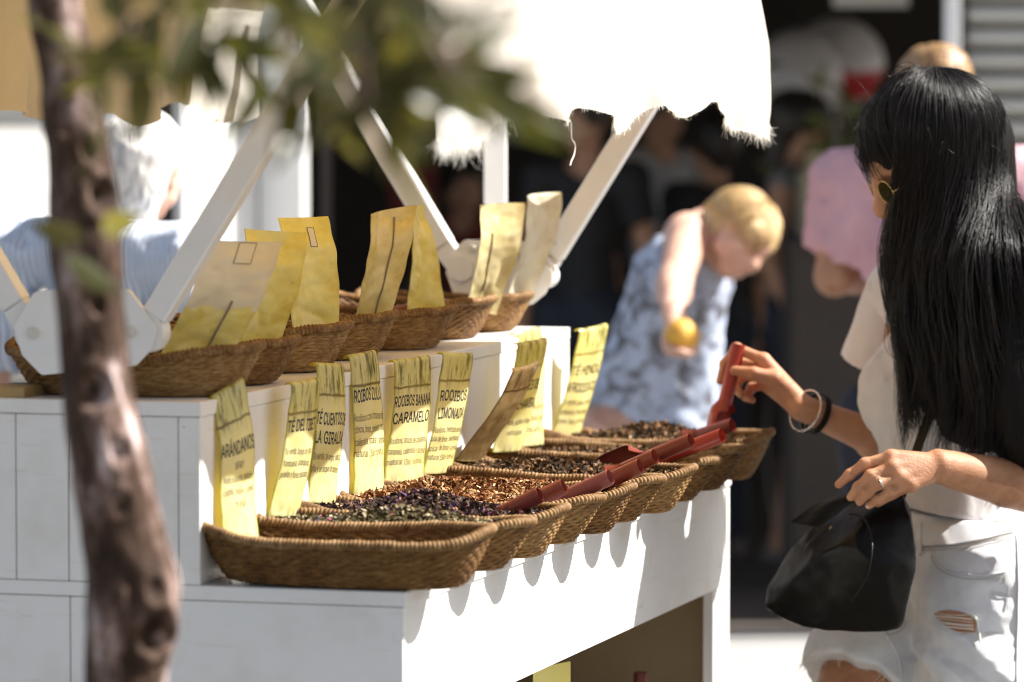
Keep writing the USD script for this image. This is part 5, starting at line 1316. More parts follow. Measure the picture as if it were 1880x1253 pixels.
gl.append(tube(np.array([HP(0.104, 0.004, -0.011), HP(0.109, 0.008, 0.0), HP(0.104, 0.004, 0.011)]), 0.0011, 6))
obj('glasses_frame', cat_mesh(gl), MAT['gold'], woman, smooth=True)
for an in (anL, anR):
    b = an * [1, 1, 0]
    obj('sandal', blob([(b + UP * 0.012 - fW * 0.04, 0.036, b + UP * 0.012 + fW * 0.16, 0.038, UP, 2.4), (b + UP * 0.045 + fW * 0.09 - rW * 0.03, 0.012, b + UP * 0.045 + fW * 0.09 + rW * 0.03, 0.012)], 0.007, 0.01, clip=[((0, 0, 0), (0, 0, -1))]), MAT['leather'], woman, smooth=True)

# hair: a dark inner volume and long strands over it
cap = [(HP(0.010, 0.038), 0.090 * SH, HP(-0.034, 0.034), 0.093 * SH, hfr[2], 1.12), (HP(-0.06, 0.0), 0.075, wp(1790, 430, 7.10), 0.072)]
fall = [(wp(1760, 400, 7.06), 0.085, wp(1775, 600, 7.02), 0.085, np.array([0.5, 1, 0]), 1.5), (wp(1775, 600, 7.02), 0.085, wp(1790, 740, 6.99), 0.070, np.array([0.5, 1, 0]), 1.8), (wp(1700, 330, 7.02), 0.05, wp(1700, 560, 6.99), 0.045), (wp(1700, 560, 6.99), 0.045, wp(1730, 730, 6.97), 0.035), (wp(1825, 470, 7.03), 0.075, wp(1850, 740, 6.93), 0.075, np.array([0.5, 1, 0]), 1.3), (wp(1850, 560, 6.93), 0.06, wp(1895, 800, 6.90), 0.06)]
hmesh = blob(big(cap[2:] + fall) + cap[:2], 0.006, 0.02, warp=lambda p: 0.016 * (meshkit.fbm(p * [30, 30, 5], 3, 21) - 0.5), holes=[(HP(0.125, -0.02, -0.01), 0.068, HP(0.10, -0.11, 0.0), 0.075)])
obj('hair', hmesh, MAT['hair_black'], woman, smooth=True)
st_, wd = [], []
ctr = HP(-0.012, 0.036)
def around(a, e, R):
    """A point round the skull: a = angle from the face towards the camera side, e = elevation (degrees)."""
    ca, sa, ce, se = math.cos(a), math.sin(a), math.cos(e), math.sin(e)
    fh = unit(hfr[0] * [1, 1, 0]); sd = np.array([-fh[1], fh[0], 0])            # sd: towards the camera side
    return ctr + R * (ce * (ca * fh * 1.10 + sa * sd * 0.94) + se * UP * 1.05)
n_str = 6500
clump = rng.normal(0, 1, (90, 3)); lock = np.sort(rng.uniform(-0.02, 1.02, 64))
for i in range(n_str):
    a = rng.uniform(math.radians(44), math.radians(232)); ci = int((a * 14) % 90)
    e0 = math.radians(rng.uniform(30, 88))
    R = 0.1015 * SH + rng.uniform(-0.002, 0.006)
    pts = [around(a * 0.75 + 0.42, e0, R)]
    for e in np.linspace(e0, math.radians(-8), 4)[1:]: pts.append(around(a, e, R + 0.004 * rng.random()))
    t = (a - math.radians(44)) / math.radians(188)
    tq = np.clip(t + rng.normal(0, 0.05), 0, 1)
    li = int(np.argmin(abs(lock - tq))); ci = li; te = tq * 0.22 + lock[li] * 0.78
    xs = np.interp(tq, [0, 0.15, 0.4, 0.75, 1], [1642, 1664, 1738, 1880, 1960]) + clump[ci, 0] * 9
    dd = np.interp(tq, [0, 0.25, 0.5, 1], [7.02, 6.94, 6.87, 6.90]) + rng.uniform(0, 0.04)
    y1 = 470 + rng.uniform(-20, 20)
    pts.append(wp(xs + rng.normal(0, 7), y1, dd))
    xs2 = np.interp(te, [0, 0.15, 0.4, 0.75, 1], [1650, 1676, 1755, 1900, 2000]) + clump[ci, 1] * 13 + rng.normal(0, 5)
    pts.append(wp(xs2, 640 + rng.uniform(-25, 25), dd - 0.01 + rng.uniform(-0.01, 0.015)))
    yend = np.interp(tq, [0, 0.2, 0.5, 1], [760, 800, 850, 880]) + clump[ci, 2] * 30 - abs(rng.normal(0, 40))
    pts.append(wp(xs2 + clump[ci, 0] * 16 + rng.normal(4, 4) + np.interp(tq, [0, 0.3, 1], [28, 10, 0]), yend, dd - 0.005 + rng.uniform(-0.012, 0.012)))
    P = spline(np.array(pts), 24)
    ph_ = clump[ci, 1] * 3 + rng.normal(0, 0.22); fq = 9 + 4 * clump[ci, 2] * 0.5
    P += ((0.015 + 0.005 * clump[ci, 0]) * np.sin(np.linspace(0, fq, 24) + ph_) * np.linspace(0, 1, 24) ** 1.2)[:, None] * np.array([1, 0.35, 0]) + (0.004 * np.sin(np.linspace(0, fq * 1.6, 24) + ph_ * 2) * np.linspace(0, 1, 24))[:, None] * np.array([0.2, -1, 0])
    st_.append(P); wd.append(np.r_[np.full(19, 0.0009), np.linspace(0.0008, 0.0003, 5)])
# fringe over the forehead and flyaway hairs
for i in range(420):
    a = rng.uniform(math.radians(-70), math.radians(56)); R = 0.0995 * SH
    pts = [around(a * 0.6 + 0.3, math.radians(rng.uniform(58, 85)), R), around(a + 0.12, math.radians(rng.uniform(28, 36)), R + 0.006), around(a + 0.32, math.radians(6), R + 0.006 + rng.uniform(0, 0.005)), around(a * 1.1 + 0.5, math.radians(rng.uniform(-48, 8)), R + 0.002 + rng.uniform(-0.006, 0.014))]
    if abs(a) > math.radians(22) and a < 0: pts.append(around(a * 1.15, math.radians(rng.uniform(-38, -24)), R + rng.uniform(-0.006, 0.006)))
    P = spline(np.array(pts), 12); st_.append(P); wd.append(np.linspace(0.001, 0.0004, 12))
for i in range(130):
    a = rng.uniform(math.radians(-60), math.radians(260)); e = math.radians(rng.uniform(-5, 88)); R = 0.106 * SH
    p0 = around(a, e, R); d = unit(p0 - ctr)
    tt = np.linspace(0, 1, 10)[:, None]; ln = rng.uniform(0.015, 0.045)
    st_.append(p0 + (d * rng.uniform(0.1, 0.5) + rng.normal(0, 0.6, 3)) * ln * tt + rng.normal(0, 0.6, 3) * ln * tt ** 2 - UP * 0.02 * tt ** 2); wd.append(np.linspace(0.0004, 0.0002, 10))
curves('hair_strands', st_, wd, MAT['hair_strand'], woman, kind='stuff')

# --- the scoop she holds
scoop(at(1330, 742, 7.562), at(1357, 632, 7.566), MAT['scoop_bright'], 'bright red scoop in the hand of the woman over the far basket', blade=0.078, bw=0.027, upv=unit(np.array([0.75, -0.35, 0.2])))

# --- her black bag
bag = thing('handbag', 'black leather handbag hanging at the waist of the woman with the scoop', 'bag', wp(1540, 1140, 6.86))
bp = lambda x, y, d: wp(x, y, d)
fr_ = [(1558, 942), (1528, 962), (1470, 1018), (1428, 1080), (1415, 1120), (1484, 1132), (1566, 1112), (1600, 1010), (1590, 950)]
def hull_round(pts, r):
    sp = trimesh.creation.icosphere(2, r)
    return trimesh.convex.convex_hull(np.vstack([sp.vertices + p for p in pts]))
b1 = [bp(1560, 945, 6.90), bp(1534, 965, 6.92), bp(1478, 1018, 6.93), bp(1438, 1072, 6.93), bp(1422, 1112, 6.92), bp(1552, 1096, 6.82), bp(1480, 1108, 6.90), bp(1655, 935, 6.86)]
b2 = [bp(1640, 925, 6.84), bp(1658, 1042, 6.80), bp(1626, 1132, 6.80), bp(1508, 1142, 6.84), bp(1560, 1098, 6.795), bp(1600, 1000, 6.79), bp(1560, 950, 6.84)]
def smooth_hull(pts, r, edge=0.0065, it=30, warp=0.007):
    m = hull_round(pts, r)
    mm = Manifold(manifold3d.Mesh(np.asarray(m.vertices, np.float32), np.asarray(m.faces, np.uint32))).refine_to_length(edge)
    v, f, _ = meshkit.arrays(mm); tm = trimesh.Trimesh(v, f, process=False); trimesh.smoothing.filter_laplacian(tm, lamb=0.5, iterations=it)
    v = np.array(tm.vertices)
    return v + np.asarray(tm.vertex_normals) * (warp * (meshkit.fbm(v * 24, 3, 6) - 0.5))[:, None], f
ball = [bp(1556, 938, 6.90), bp(1526, 958, 6.92), bp(1470, 1010, 6.93), bp(1428, 1078, 6.93), bp(1410, 1120, 6.92), bp(1416, 1134, 6.90), bp(1500, 1166, 6.84), bp(1560, 1110, 6.80), bp(1640, 915, 6.84), bp(1664, 950, 6.82), bp(1676, 1046, 6.80), bp(1648, 1166, 6.80), bp(1560, 1010, 6.775), bp(1620, 1060, 6.765), bp(1500, 1040, 6.82), bp(1650, 1120, 6.90), bp(1660, 950, 6.92)]
obj('pouch', smooth_hull(ball, 0.008), MAT['leather'], bag, smooth=True)
def edge_cord(pts, r=0.0022): return tube(spline(np.array([bp(*p) for p in pts]), 30), r, 8)
obj('piping', edge_cord([(1560, 944, 6.865), (1600, 985, 6.80), (1590, 1060, 6.768), (1562, 1104, 6.785)], 0.0016), MAT['leather'], bag, smooth=True)
S_, n_, H_ = sheet_fn(bp(1640, 902, 6.82), bp(1570, 912, 6.88), bp(1447, 955, 6.96), bp(1500, 963, 6.90), 0.004, 0.006)
s, t = np.meshgrid(np.linspace(0, 1, 16), np.linspace(0, 1, 24), indexing='ij')
Fp = S_(s, t); Fp[..., 2] += 0.008 * np.sin(t * math.pi)
k = 16 * 24; fcs = grid_faces(16, 24)
idx = np.arange(k).reshape(16, 24); loop = np.r_[idx[0, :], idx[1:, -1], idx[-1, -2::-1], idx[-2:0:-1, 0]]; nx = np.roll(loop, -1)
obj('flap', (np.vstack([Fp.reshape(-1, 3), Fp.reshape(-1, 3) - UP * 0.003]), np.vstack([fcs, fcs[:, ::-1] + k, np.stack([loop, nx, nx + k], 1), np.stack([loop, nx + k, loop + k], 1)])), MAT['leather'], bag, smooth=40)
obj('stud', trimesh.creation.icosphere(2, 0.0042, ).apply_translation(bp(1527, 971, 6.905)), MAT['gold'], bag, smooth=True)
sp = spline(np.array([bp(1648, 930, 6.90), bp(1672, 860, 6.93), bp(1700, 780, 6.96), bp(1760, 640, 6.985), bp(1800, 540, 7.04), bp(1790, 500, 7.14), bp(1800, 560, 7.28), bp(1850, 800, 7.27), bp(1830, 930, 7.30)]), 60)
tn = np.gradient(sp, axis=0); tn /= np.linalg.norm(tn, axis=1, keepdims=True)
wv = np.cross(tn, np.array([-0.6, -0.8, 0.2])); wv /= np.linalg.norm(wv, axis=1, keepdims=True); nv_ = np.cross(tn, wv)
R_ = np.stack([sp + wv * a * 0.008 + nv_ * b * 0.0014 for a, b in ((-1, -1), (1, -1), (1, 1), (-1, 1))], 0)
obj('strap', (R_.reshape(-1, 3), grid_faces(4, 60, wrap=True)), MAT['leather'], bag)
# --- blonde woman bending over
MAT['dress'] = M('dress', {'g': ('geometry', {}), 'n': ('noise_texture', {'scale': 24, 'detail': 5, 'roughness': 0.65, 'distortion': 0.5}), 'r': ('rgb_ramp', {'ramp': [(0.40, (0.52, 0.60, 0.76)), (0.50, (0.42, 0.47, 0.59)), (0.58, (0.15, 0.15, 0.17)), (0.75, (0.20, 0.19, 0.21))]}), 'p': ('principled_bsdf', {'roughness': 0.9, 'specular_ior_level': 0.1})},
    [('g.position', 'n.vector'), ('n.fac', 'r.fac'), ('r.color', 'p.base_color')], 'p.BSDF')
DB = 10.0
q = lambda x, y, d=0.0: at(x, y, DB + d)
fB = unit([0.80, -0.60, 0]); rB = np.array([fB[1], -fB[0], 0])
pelB = q(1165, 765, 0.12)
JB = dict(head=q(1352, 432, -0.10), headf=unit([0.60, -0.55, -0.58]), headup=unit([0.72, 0.10, 0.68]), headsize=0.79, pelvis=pelB, chest=q(1252, 520, 0.02), shL=q(1330, 445, 0.16), shR=q(1262, 435, -0.10),
          elR=q(1238, 520, -0.26), wrR=q(1236, 570, -0.44), handR=q(1246, 622, -0.50), elL=q(1300, 540, 0.30), wrL=q(1270, 640, 0.34))
for s_, sg in (('L', -1), ('R', 1)):
    g = pelB * [1, 1, 0]
    JB['hip' + s_] = pelB + rB * sg * 0.085 - UP * 0.04; JB['knee' + s_] = g + UP * 0.46 + rB * sg * 0.09 + fB * 0.03; JB['ankle' + s_] = g + UP * 0.085 + rB * sg * 0.10
ex = [(JB['chest'], 0.100, pelB, 0.128, fB, 1.05), (pelB, 0.128, pelB - UP * 0.25 + fB * 0.02, 0.15), (pelB - UP * 0.25, 0.15, pelB - UP * 0.5, 0.17), (q(1270, 475, 0.02), 0.065, q(1268, 640, 0.05), 0.062), (q(1268, 640, 0.05), 0.062, q(1250, 800, 0.05), 0.09)]
tB, PB, frB = figure('blonde woman in blue and grey dress bending down with fruit in hand', JB, fB, 0.95, MAT['skin_fair'], [('dress', MAT['dress'], dict(extra=ex, hem=0.45, fold=0.030, seed=5))],
       (MAT['hair_blonde'], dict(vol=0.004, ears=False, back=-0.07, extra=[((-0.05, -0.03, -0.03), 0.055, (-0.13, -0.12, -0.03), 0.030), ((0.03, 0.055, 0.0), 0.058, (0.05, 0.035, 0.05), 0.032)])))
sb, wb_ = [], []
for i in range(900):
    a = rng.uniform(0, 2 * np.pi); e = rng.uniform(0.05, 1.5); R = 0.090 * 0.79
    F_, U_, R_ = frB
    pt = lambda a, e, R: PB(-0.012, 0.034) + R * (math.cos(e) * (math.cos(a) * F_ * 1.1 + math.sin(a) * R_ * 0.95) + math.sin(e) * U_ * 1.05)
    if math.cos(a) > 0.45 and e < 0.5: continue
    P = spline(np.array([pt(a, e, R), pt(a + 0.3, e * 0.55, R + 0.006), pt(a + 0.55, e * 0.1 - 0.2, R + 0.010), pt(a + 0.7, -0.45, R + rng.uniform(-0.01, 0.02))]), 9)
    sb.append(P); wb_.append(np.linspace(0.0018, 0.0008, 9))
curves('hair_strands', sb, wb_, MAT['hair_blonde'], tB, kind='stuff')
pe = trimesh.creation.icosphere(3, 0.036); pv = np.array(pe.vertices); pv *= (1 - 0.12 * np.exp(-((np.arctan2(pv[:, 1], pv[:, 0]) + 1.2) / 0.25) ** 2))[:, None] ** 0.5
MAT['peach'] = simple('peach', (0.85, 0.42, 0.06), 0.6, 0.35, 22)
fr = thing('peach', 'yellow orange peach in the lowered hand of the blonde woman', 'fruit', q(1252, 622, -0.50))
obj('flesh', (pv + q(1252, 617, -0.52), pe.faces), MAT['peach'], fr, smooth=True)
obj('stem', tube(np.array([q(1252, 617, -0.52) + UP * 0.030, q(1252, 617, -0.52) + UP * 0.042]), 0.002, 6), MAT['stake'], fr)

# --- grey haired man seen from behind
MAT['striped'] = M('striped_shirt', {'g': ('geometry', {}), 'mp': ('mapping', {'rotation': (0, 0, 0.5)}), 'w': ('wave_texture', {'scale': 26, 'bands_direction': 'x', 'distortion': 0.4, 'detail_scale': 0.5}), 'r': ('rgb_ramp', {'ramp': [(0.35, (0.74, 0.78, 0.84)), (0.6, (0.42, 0.50, 0.66))]}), 'p': ('principled_bsdf', {'roughness': 0.9, 'specular_ior_level': 0.1})},
    [('g.position', 'mp.vector'), ('mp.vector', 'w.vector'), ('w.fac', 'r.fac'), ('r.color', 'p.base_color')], 'p.BSDF')
MAT['chinos'] = simple('chinos', (0.10, 0.085, 0.065), 0.9)
MAT['jeans'] = simple('jeans', (0.018, 0.021, 0.032), 0.9)
J, s_ = standing((254, 314), 8.7, (0.45, 0.9, 0), (0.30, 0.95, -0.12), 0.98, shw=0.20)
for k in ('shL', 'shR', 'elL', 'elR', 'wrL', 'wrR', 'chest', 'pelvis'): J[k] = J[k] + np.array([-0.055, -0.02, 0.02 if k[:2] == 'sh' else 0])
figure('white haired man in blue striped shirt seen from behind at the left', J, (0.45, 0.9, 0), s_, MAT['skin_fair'], [('shirt', MAT['striped'], dict(sleeve=0.7, ease=0.022, fold=0.03)), ('trousers', MAT['chinos'], {})], (MAT['hair_white'], dict(vol=0.014, back=-0.075, extra=[((-0.05, -0.04, 0.03), 0.045, (-0.045, -0.085, 0.025), 0.035), ((-0.05, -0.04, -0.03), 0.045, (-0.045, -0.085, -0.025), 0.035)])), face=False)
# --- man in pink
MAT['pink'] = cloth('pink_shirt', (0.80, 0.49, 0.55), (0.6, 0.3, 0.3), 0.12, weave=600)
J, s_ = standing((1712, 172), 9.6, (0.12, 0.99, 0), (-0.45, 0.85, -0.1), 1.04, shw=0.20)
J['elL'] = at(1532, 508, 9.62); J['wrL'] = at(1640, 500, 9.86); J['elR'] = at(1905, 500, 9.65); J['wrR'] = at(1640, 470, 9.82)
J['headsize'] = 0.86; J['shL'] = at(1556, 335, 9.62); J['shR'] = at(1870, 335, 9.66)
figure('man in pink shirt standing with folded arms behind the dark haired woman', J, (0.12, 0.99, 0), 1.04, MAT['skin_mid'], [('shirt', MAT['pink'], dict(sleeve=0.72, ease=0.020, fold=0.040, seed=3)), ('trousers', MAT['jeans'], {})], (MAT['hair_sandy'], dict(vol=0.006)), face=False)
# --- the crowd in the shade of the arcade
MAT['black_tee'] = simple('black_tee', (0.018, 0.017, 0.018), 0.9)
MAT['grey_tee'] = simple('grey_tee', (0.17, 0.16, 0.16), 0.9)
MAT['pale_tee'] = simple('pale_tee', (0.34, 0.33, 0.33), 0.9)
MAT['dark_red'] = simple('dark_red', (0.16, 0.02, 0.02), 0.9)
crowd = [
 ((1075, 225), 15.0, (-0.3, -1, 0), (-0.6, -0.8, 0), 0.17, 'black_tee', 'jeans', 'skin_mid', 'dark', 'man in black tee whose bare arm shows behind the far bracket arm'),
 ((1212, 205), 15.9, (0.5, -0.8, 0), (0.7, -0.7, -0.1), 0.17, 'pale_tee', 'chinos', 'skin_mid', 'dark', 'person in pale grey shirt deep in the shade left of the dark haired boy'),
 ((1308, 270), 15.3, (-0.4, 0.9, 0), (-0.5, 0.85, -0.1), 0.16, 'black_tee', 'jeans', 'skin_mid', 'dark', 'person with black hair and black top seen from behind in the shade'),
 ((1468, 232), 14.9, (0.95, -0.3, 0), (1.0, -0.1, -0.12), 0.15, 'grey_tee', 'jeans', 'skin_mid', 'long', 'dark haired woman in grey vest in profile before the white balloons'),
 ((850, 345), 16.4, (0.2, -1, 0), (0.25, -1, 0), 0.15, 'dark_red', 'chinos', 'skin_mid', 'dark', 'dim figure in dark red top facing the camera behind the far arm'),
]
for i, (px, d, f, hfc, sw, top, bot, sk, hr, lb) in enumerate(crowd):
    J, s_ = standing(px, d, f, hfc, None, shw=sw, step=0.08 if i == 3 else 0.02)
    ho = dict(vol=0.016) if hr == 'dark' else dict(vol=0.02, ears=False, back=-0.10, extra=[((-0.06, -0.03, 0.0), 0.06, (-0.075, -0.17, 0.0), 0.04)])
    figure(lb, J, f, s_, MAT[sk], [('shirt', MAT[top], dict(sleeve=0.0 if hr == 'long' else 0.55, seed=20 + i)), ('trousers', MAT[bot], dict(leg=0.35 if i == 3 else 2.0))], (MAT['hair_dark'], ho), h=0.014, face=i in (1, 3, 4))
# glossy sunglasses of the woman in profile are lost in blur; balloons behind her
def balloon(name, label, px, d, r, stretch, mat, tilt=0.0, band_=None, mat2=None):
    c = at(*px, d)
    sp_ = trimesh.creation.uv_sphere(1.0, count=[28, 40])
    v = np.array(sp_.vertices)
    taper = 1 - 0.22 * np.clip(-v[:, 2], 0, 1) ** 2
    v = v * np.stack([taper * r, taper * r, np.full(len(v), r * stretch)], 1)
    v = v @ rot([0, 1, 0], tilt).T
    t = thing(name, label, 'balloon', c)
    obj('skin', (v + c, np.array(sp_.faces)), mat, t, smooth=True)
    bot = c + rot([0, 1, 0], tilt) @ np.array([0, 0, -r * stretch])
    kn = trimesh.creation.cone(0.02, 0.035); obj('knot', (np.array(kn.vertices) + bot - [0, 0, 0.03], kn.faces), mat, t)
    s = spline(np.array([bot, bot + [0.02, 0, -0.3], bot + [-0.02, 0.05, -0.7], [bot[0], bot[1], 0.002]]), 20)
    obj('string', tube(s, 0.0015, 5), MAT['thread'], t)
    return t
MAT['balloon_white'] = simple('balloon_white', (0.56, 0.53, 0.52), 0.35, 0.08, 9)
MAT['balloon_red'] = M('balloon_red', {'g': ('geometry', {}), 'sx': ('separate_xyz', {}), 'n': ('noise_texture', {'scale': 14}), 'a': ('math', {'math_type': 'multiply_add', 'value2': 0.06}), 'mr': ('map_range', {'from_min': at(1540, 240, 15.6)[2], 'from_max': at(1540, 20, 15.6)[2]}),
    'r': ('rgb_ramp', {'interpolate': False, 'ramp': [(0, (0.66, 0.63, 0.60)), (0.34, (0.45, 0.03, 0.035)), (0.58, (0.66, 0.63, 0.62)), (0.78, (0.66, 0.63, 0.62))]}), 'p': ('principled_bsdf', {'roughness': 0.35})},
    [('g.position', 'sx.vector'), ('g.position', 'n.vector'), ('n.fac', 'a.value1'), ('sx.z', 'a.value3'), ('a.value', 'mr.value'), ('mr.result', 'r.fac'), ('r.color', 'p.base_color')], 'p.BSDF')
balloon('balloon', 'large plain white balloon behind the woman in profile', (1462, 150), 15.5, 0.155, 1.15, MAT['balloon_white'], 0.25)
balloon('balloon', 'round white balloon with a red band, right of the plain one', (1536, 122), 15.7, 0.165, 1.0, MAT['balloon_red'], -0.2)
MAT['crate'] = simple('crate', (0.34, 0.29, 0.20), 0.8, 0.15, 5)
cr = thing('cardboard_box', 'tan cardboard box standing left of the man in pink', 'box', at(1530, 400, 14.2) * [1, 1, 0])
c0 = at(1478, 318, 14.2); c1 = at(1600, 318, 14.2)
zc = at(1500, 440, 14.2)[2]
obj('carton', wbox(c0[0], c1[0], 14.2, 14.6, zc, c0[2], 0.004), MAT['crate'], cr)
tb = thing('dark_table', 'dark cloth covered table under the tan cardboard box', 'table', (c0[0] + 0.1, 14.4, 0))
obj('top', wbox(c0[0] - 0.05, c1[0] + 0.4, 14.1, 14.75, zc - 0.03, zc - 0.001), MAT['dark_wall'], tb)
obj('skirt', wbox(c0[0] - 0.04, c1[0] + 0.39, 14.11, 14.74, 0.001, zc - 0.0305), MAT['roof_dark'], tb)
obj('flap', bevel_box([c0[0], 14.2, c0[2] + 0.002], [c1[0] - c0[0], 0, 0], [0, -0.12, 0.06], [0, 0.001, 0.004], 0.001), MAT['crate'], cr)
# green plant behind the box
MAT['plant_green'] = simple('plant_green', (0.11, 0.12, 0.025), 0.6, 0.4, 12)
pl = thing('potted_plant', 'yellow green leafy plant showing above the tan box', 'plant', at(1540, 300, 14.75) * [1, 1, 0])
lv, sv = [], []
pc = at(1535, 275, 14.75)
for i in range(70):
    p = pc + rng.normal(0, 1, 3) * [0.085, 0.07, 0.10]; d = unit(rng.normal(0, 1, 3) + [0, 0, 0.4]); s = unit(np.cross(d, rng.normal(0, 1, 3)))
    lv.append((np.array([p - d * 0.05, p + s * 0.018, p - s * 0.018, p + d * 0.05]), np.array([[0, 1, 3], [0, 3, 2]])))
obj('foliage', cat_mesh(lv), MAT['plant_green'], pl, kind='stuff')
obj('stem', tube(spline(np.array([pc * [1, 1, 0] + UP * 0.3, pc - UP * 0.3, pc + UP * 0.1]), 12), 0.012, 8), MAT['stake'], pl)
obj('pot', tube(np.array([pc * [1, 1, 0] + UP * z for z in (0.001, 0.28, 0.3, 0.34)]), np.array([0.11, 0.15, 0.165, 0.165]), 24), MAT['crate'], pl)
# white post behind the far bracket, dim red and white sign boards inside
wp0, wp1 = at(888, 300, 8.32), at(931, 300, 8.32)
ps = thing('white_post', 'square white post standing right behind the far bracket of the stand', 'post', (wp0 + wp1) / 2 * [1, 1, 0])
wv_ = unit((wp1 - wp0) * [1, 1, 0] + np.array([0, 0.012, 0])); wd0 = np.linalg.norm(wp1 - wp0)
obj('shaft', bevel_box(wp0 * [1, 1, 0] + UP * 0.04, wv_ * wd0, np.array([wv_[1] * -1 + 0.30, 1, 0]) * 0.045, UP * 2.15, 0.0015), MAT['white_paint'], ps)
obj('foot', wbox(wp0[0] - 0.03, wp1[0] + 0.05, 8.30, 8.40, 0, 0.039), MAT['white_paint'], ps)
MAT['sign_red'] = simple('sign_red', (0.22, 0.02, 0.02), 0.6)
sb_ = thing('sign_board', 'dim dark red board inside the arcade behind the far arm', 'sign', at(770, 380, 17.5) * [1, 1, 0])
a_, b_ = at(715, 300, 17.5), at(800, 415, 17.5)
obj('board', wbox(a_[0], b_[0], 17.5, 17.53, b_[2], a_[2]), MAT['sign_red'], sb_)
obj('leg', wbox(a_[0] + 0.01, a_[0] + 0.04, 17.505, 17.525, 0, b_[2] - 0.001), MAT['dark_wall'], sb_); obj('leg', wbox(b_[0] - 0.04, b_[0] - 0.01, 17.505, 17.525, 0, b_[2] - 0.001), MAT['dark_wall'], sb_)
hs_ = thing('hanging_sign', 'pale sign board hanging at the top edge above the balloons', 'sign', at(1560, 0, 14.7))
a_, b_ = at(1530, -60, 14.7), at(1668, 13, 14.7)
obj('board', wbox(a_[0], b_[0], 14.7, 14.72, b_[2], a_[2]), MAT['white_paint'], hs_)
for x in (a_[0] + 0.05, b_[0] - 0.05): obj('hook', tube(np.array([[x, 14.71, a_[2] + 0.001], [x, 14.8, 2.6]]), 0.004, 6), MAT['bolt'], hs_)

# ------------------------------------------------------------------ the tree in front
MAT['bark'] = M('bark', {'g': ('geometry', {}), 'mp': ('mapping', {'scale': (1, 1, 0.35)}), 'n': ('noise_texture', {'scale': 17, 'detail': 7, 'roughness': 0.7}), 'n2': ('noise_texture', {'scale': 9, 'detail': 3}), 'r': ('rgb_ramp', {'ramp': [(0.36, (0.022, 0.011, 0.006)), (0.48, (0.075, 0.042, 0.027)), (0.55, (0.26, 0.18, 0.155)), (0.62, (0.62, 0.51, 0.50))]}),
    'b': ('bump', {'distance': 0.012}), 'p': ('principled_bsdf', {'roughness': 0.8, 'specular_ior_level': 0.25})},
    [('g.position', 'mp.vector'), ('mp.vector', 'n.vector'), ('g.position', 'n2.vector'), ('n.fac', 'r.fac'), ('r.color', 'p.base_color'), ('n.fac', 'b.height'), ('b.normal', 'p.normal')], 'p.BSDF')
DT = 4.8
tr_c = [(70, -160, 52), (92, -60, 52), (112, 60, 55), (128, 150, 60), (138, 230, 67), (146, 320, 64), (152, 420, 66), (160, 500, 68), (168, 600, 68), (178, 700, 68), (192, 790, 72), (208, 870, 74), (224, 950, 76), (238, 1020, 82), (246, 1085, 92), (243, 1130, 92), (236, 1180, 82), (230, 1260, 80), (226, 1400, 86), (222, 1600, 96)]
pts = np.array([at(x, y, DT) for x, y, _ in tr_c]); rad = np.array([0.95 * r * DT / F for *_, r in tr_c])
gb = pts[-1] * [1, 1, 0]
pts = np.vstack([pts, [gb + UP * 0.35, gb + UP * 0.08, gb]]); rad = np.r_[rad, 0.055, 0.07, 0.095]
ss = np.r_[0, np.cumsum(np.linalg.norm(np.diff(pts, axis=0), axis=1))]
NN = 420; fs = np.linspace(0, ss[-1], NN)
from scipy.interpolate import CubicSpline
CP = PchipInterpolator(ss, pts)(fs); RR = PchipInterpolator(ss, rad)(fs)
sides = 72
tv, tf = tube(CP, RR, sides, cap=False)
tv = tv.reshape(NN, sides, 3); out = tv - CP[:, None]
out /= np.linalg.norm(out, axis=-1, keepdims=True)
amp = 0.010 * (meshkit.fbm(tv * [28, 28, 12], 4, 31) - 0.5) + 0.013 * (meshkit.fbm(tv * 9, 2, 17) - 0.5)
knots = [(168, 115, 9, .0), (114, 250, 10, .006), (165, 275, 14, -.010), (188, 360, 20, -.012), (150, 515, 20, .010), (180, 560, 12, -.006), (228, 652, 12, .008), (176, 720, 22, -.016), (218, 830, 16, -.008), (222, 920, 14, -.006), (280, 1082, 16, -.010), (286, 1158, 26, -.020), (232, 1215, 16, -.008), (200, 1150, 22, .010), (222, 1100, 14, -.008), (258, 1040, 14, .007)]
for x, y, r, a in knots:
    c = at(x, y, DT - 0.03); rr = r * DT / F
    a = a * 1.35; d2 = ((tv - c) ** 2 * [1, 0.35, 0.55]).sum(-1) / (rr * rr) * (0.35 + 1.3 * meshkit.fbm(tv * 45, 3, int(x)))
    amp = amp + a * np.exp(-d2) + (0.3 * abs(a) * np.exp(-((np.sqrt(d2) - 1.5) / 0.45) ** 2) if a < 0 else 0)
tv = tv + out * amp[..., None]
tree = thing('olive_tree', 'slender tree with knotty sunlit trunk and hanging leaves before the stand', 'tree', gb)
trunk = obj('trunk', (tv.reshape(-1, 3), tf), MAT['bark'], tree, smooth=True)
top = CP[0]
hub = at(420, -260, 3.3)
def limb(ps, r0, r1, nm='limb'):
    P = spline(np.array(ps), 24); obj(nm, tube(P, np.linspace(r0, r1, 24), 12), MAT['bark'], tree, smooth=True); return P
def tl(x, y, d): return at(x, y, d * (1.27 if d < 3.35 else 1.13))
l1 = limb([CP[6], at(150, -420, 3.9), at(360, -330, 3.2), at(600, -200, 2.85), at(820, -90, 2.7)], 0.022, 0.006)
l2 = limb([CP[3], at(40, -420, 4.2), at(-160, -700, 4.3), at(-300, -1000, 4.2)], 0.020, 0.008)
l3 = limb([l1[9], at(330, -180, 3.1), at(400, -60, 2.95), at(440, 40, 2.9)], 0.010, 0.003)
l4 = limb([l1[14], at(600, -90, 2.8), at(640, 60, 2.75), at(660, 180, 2.72)], 0.008, 0.0025)
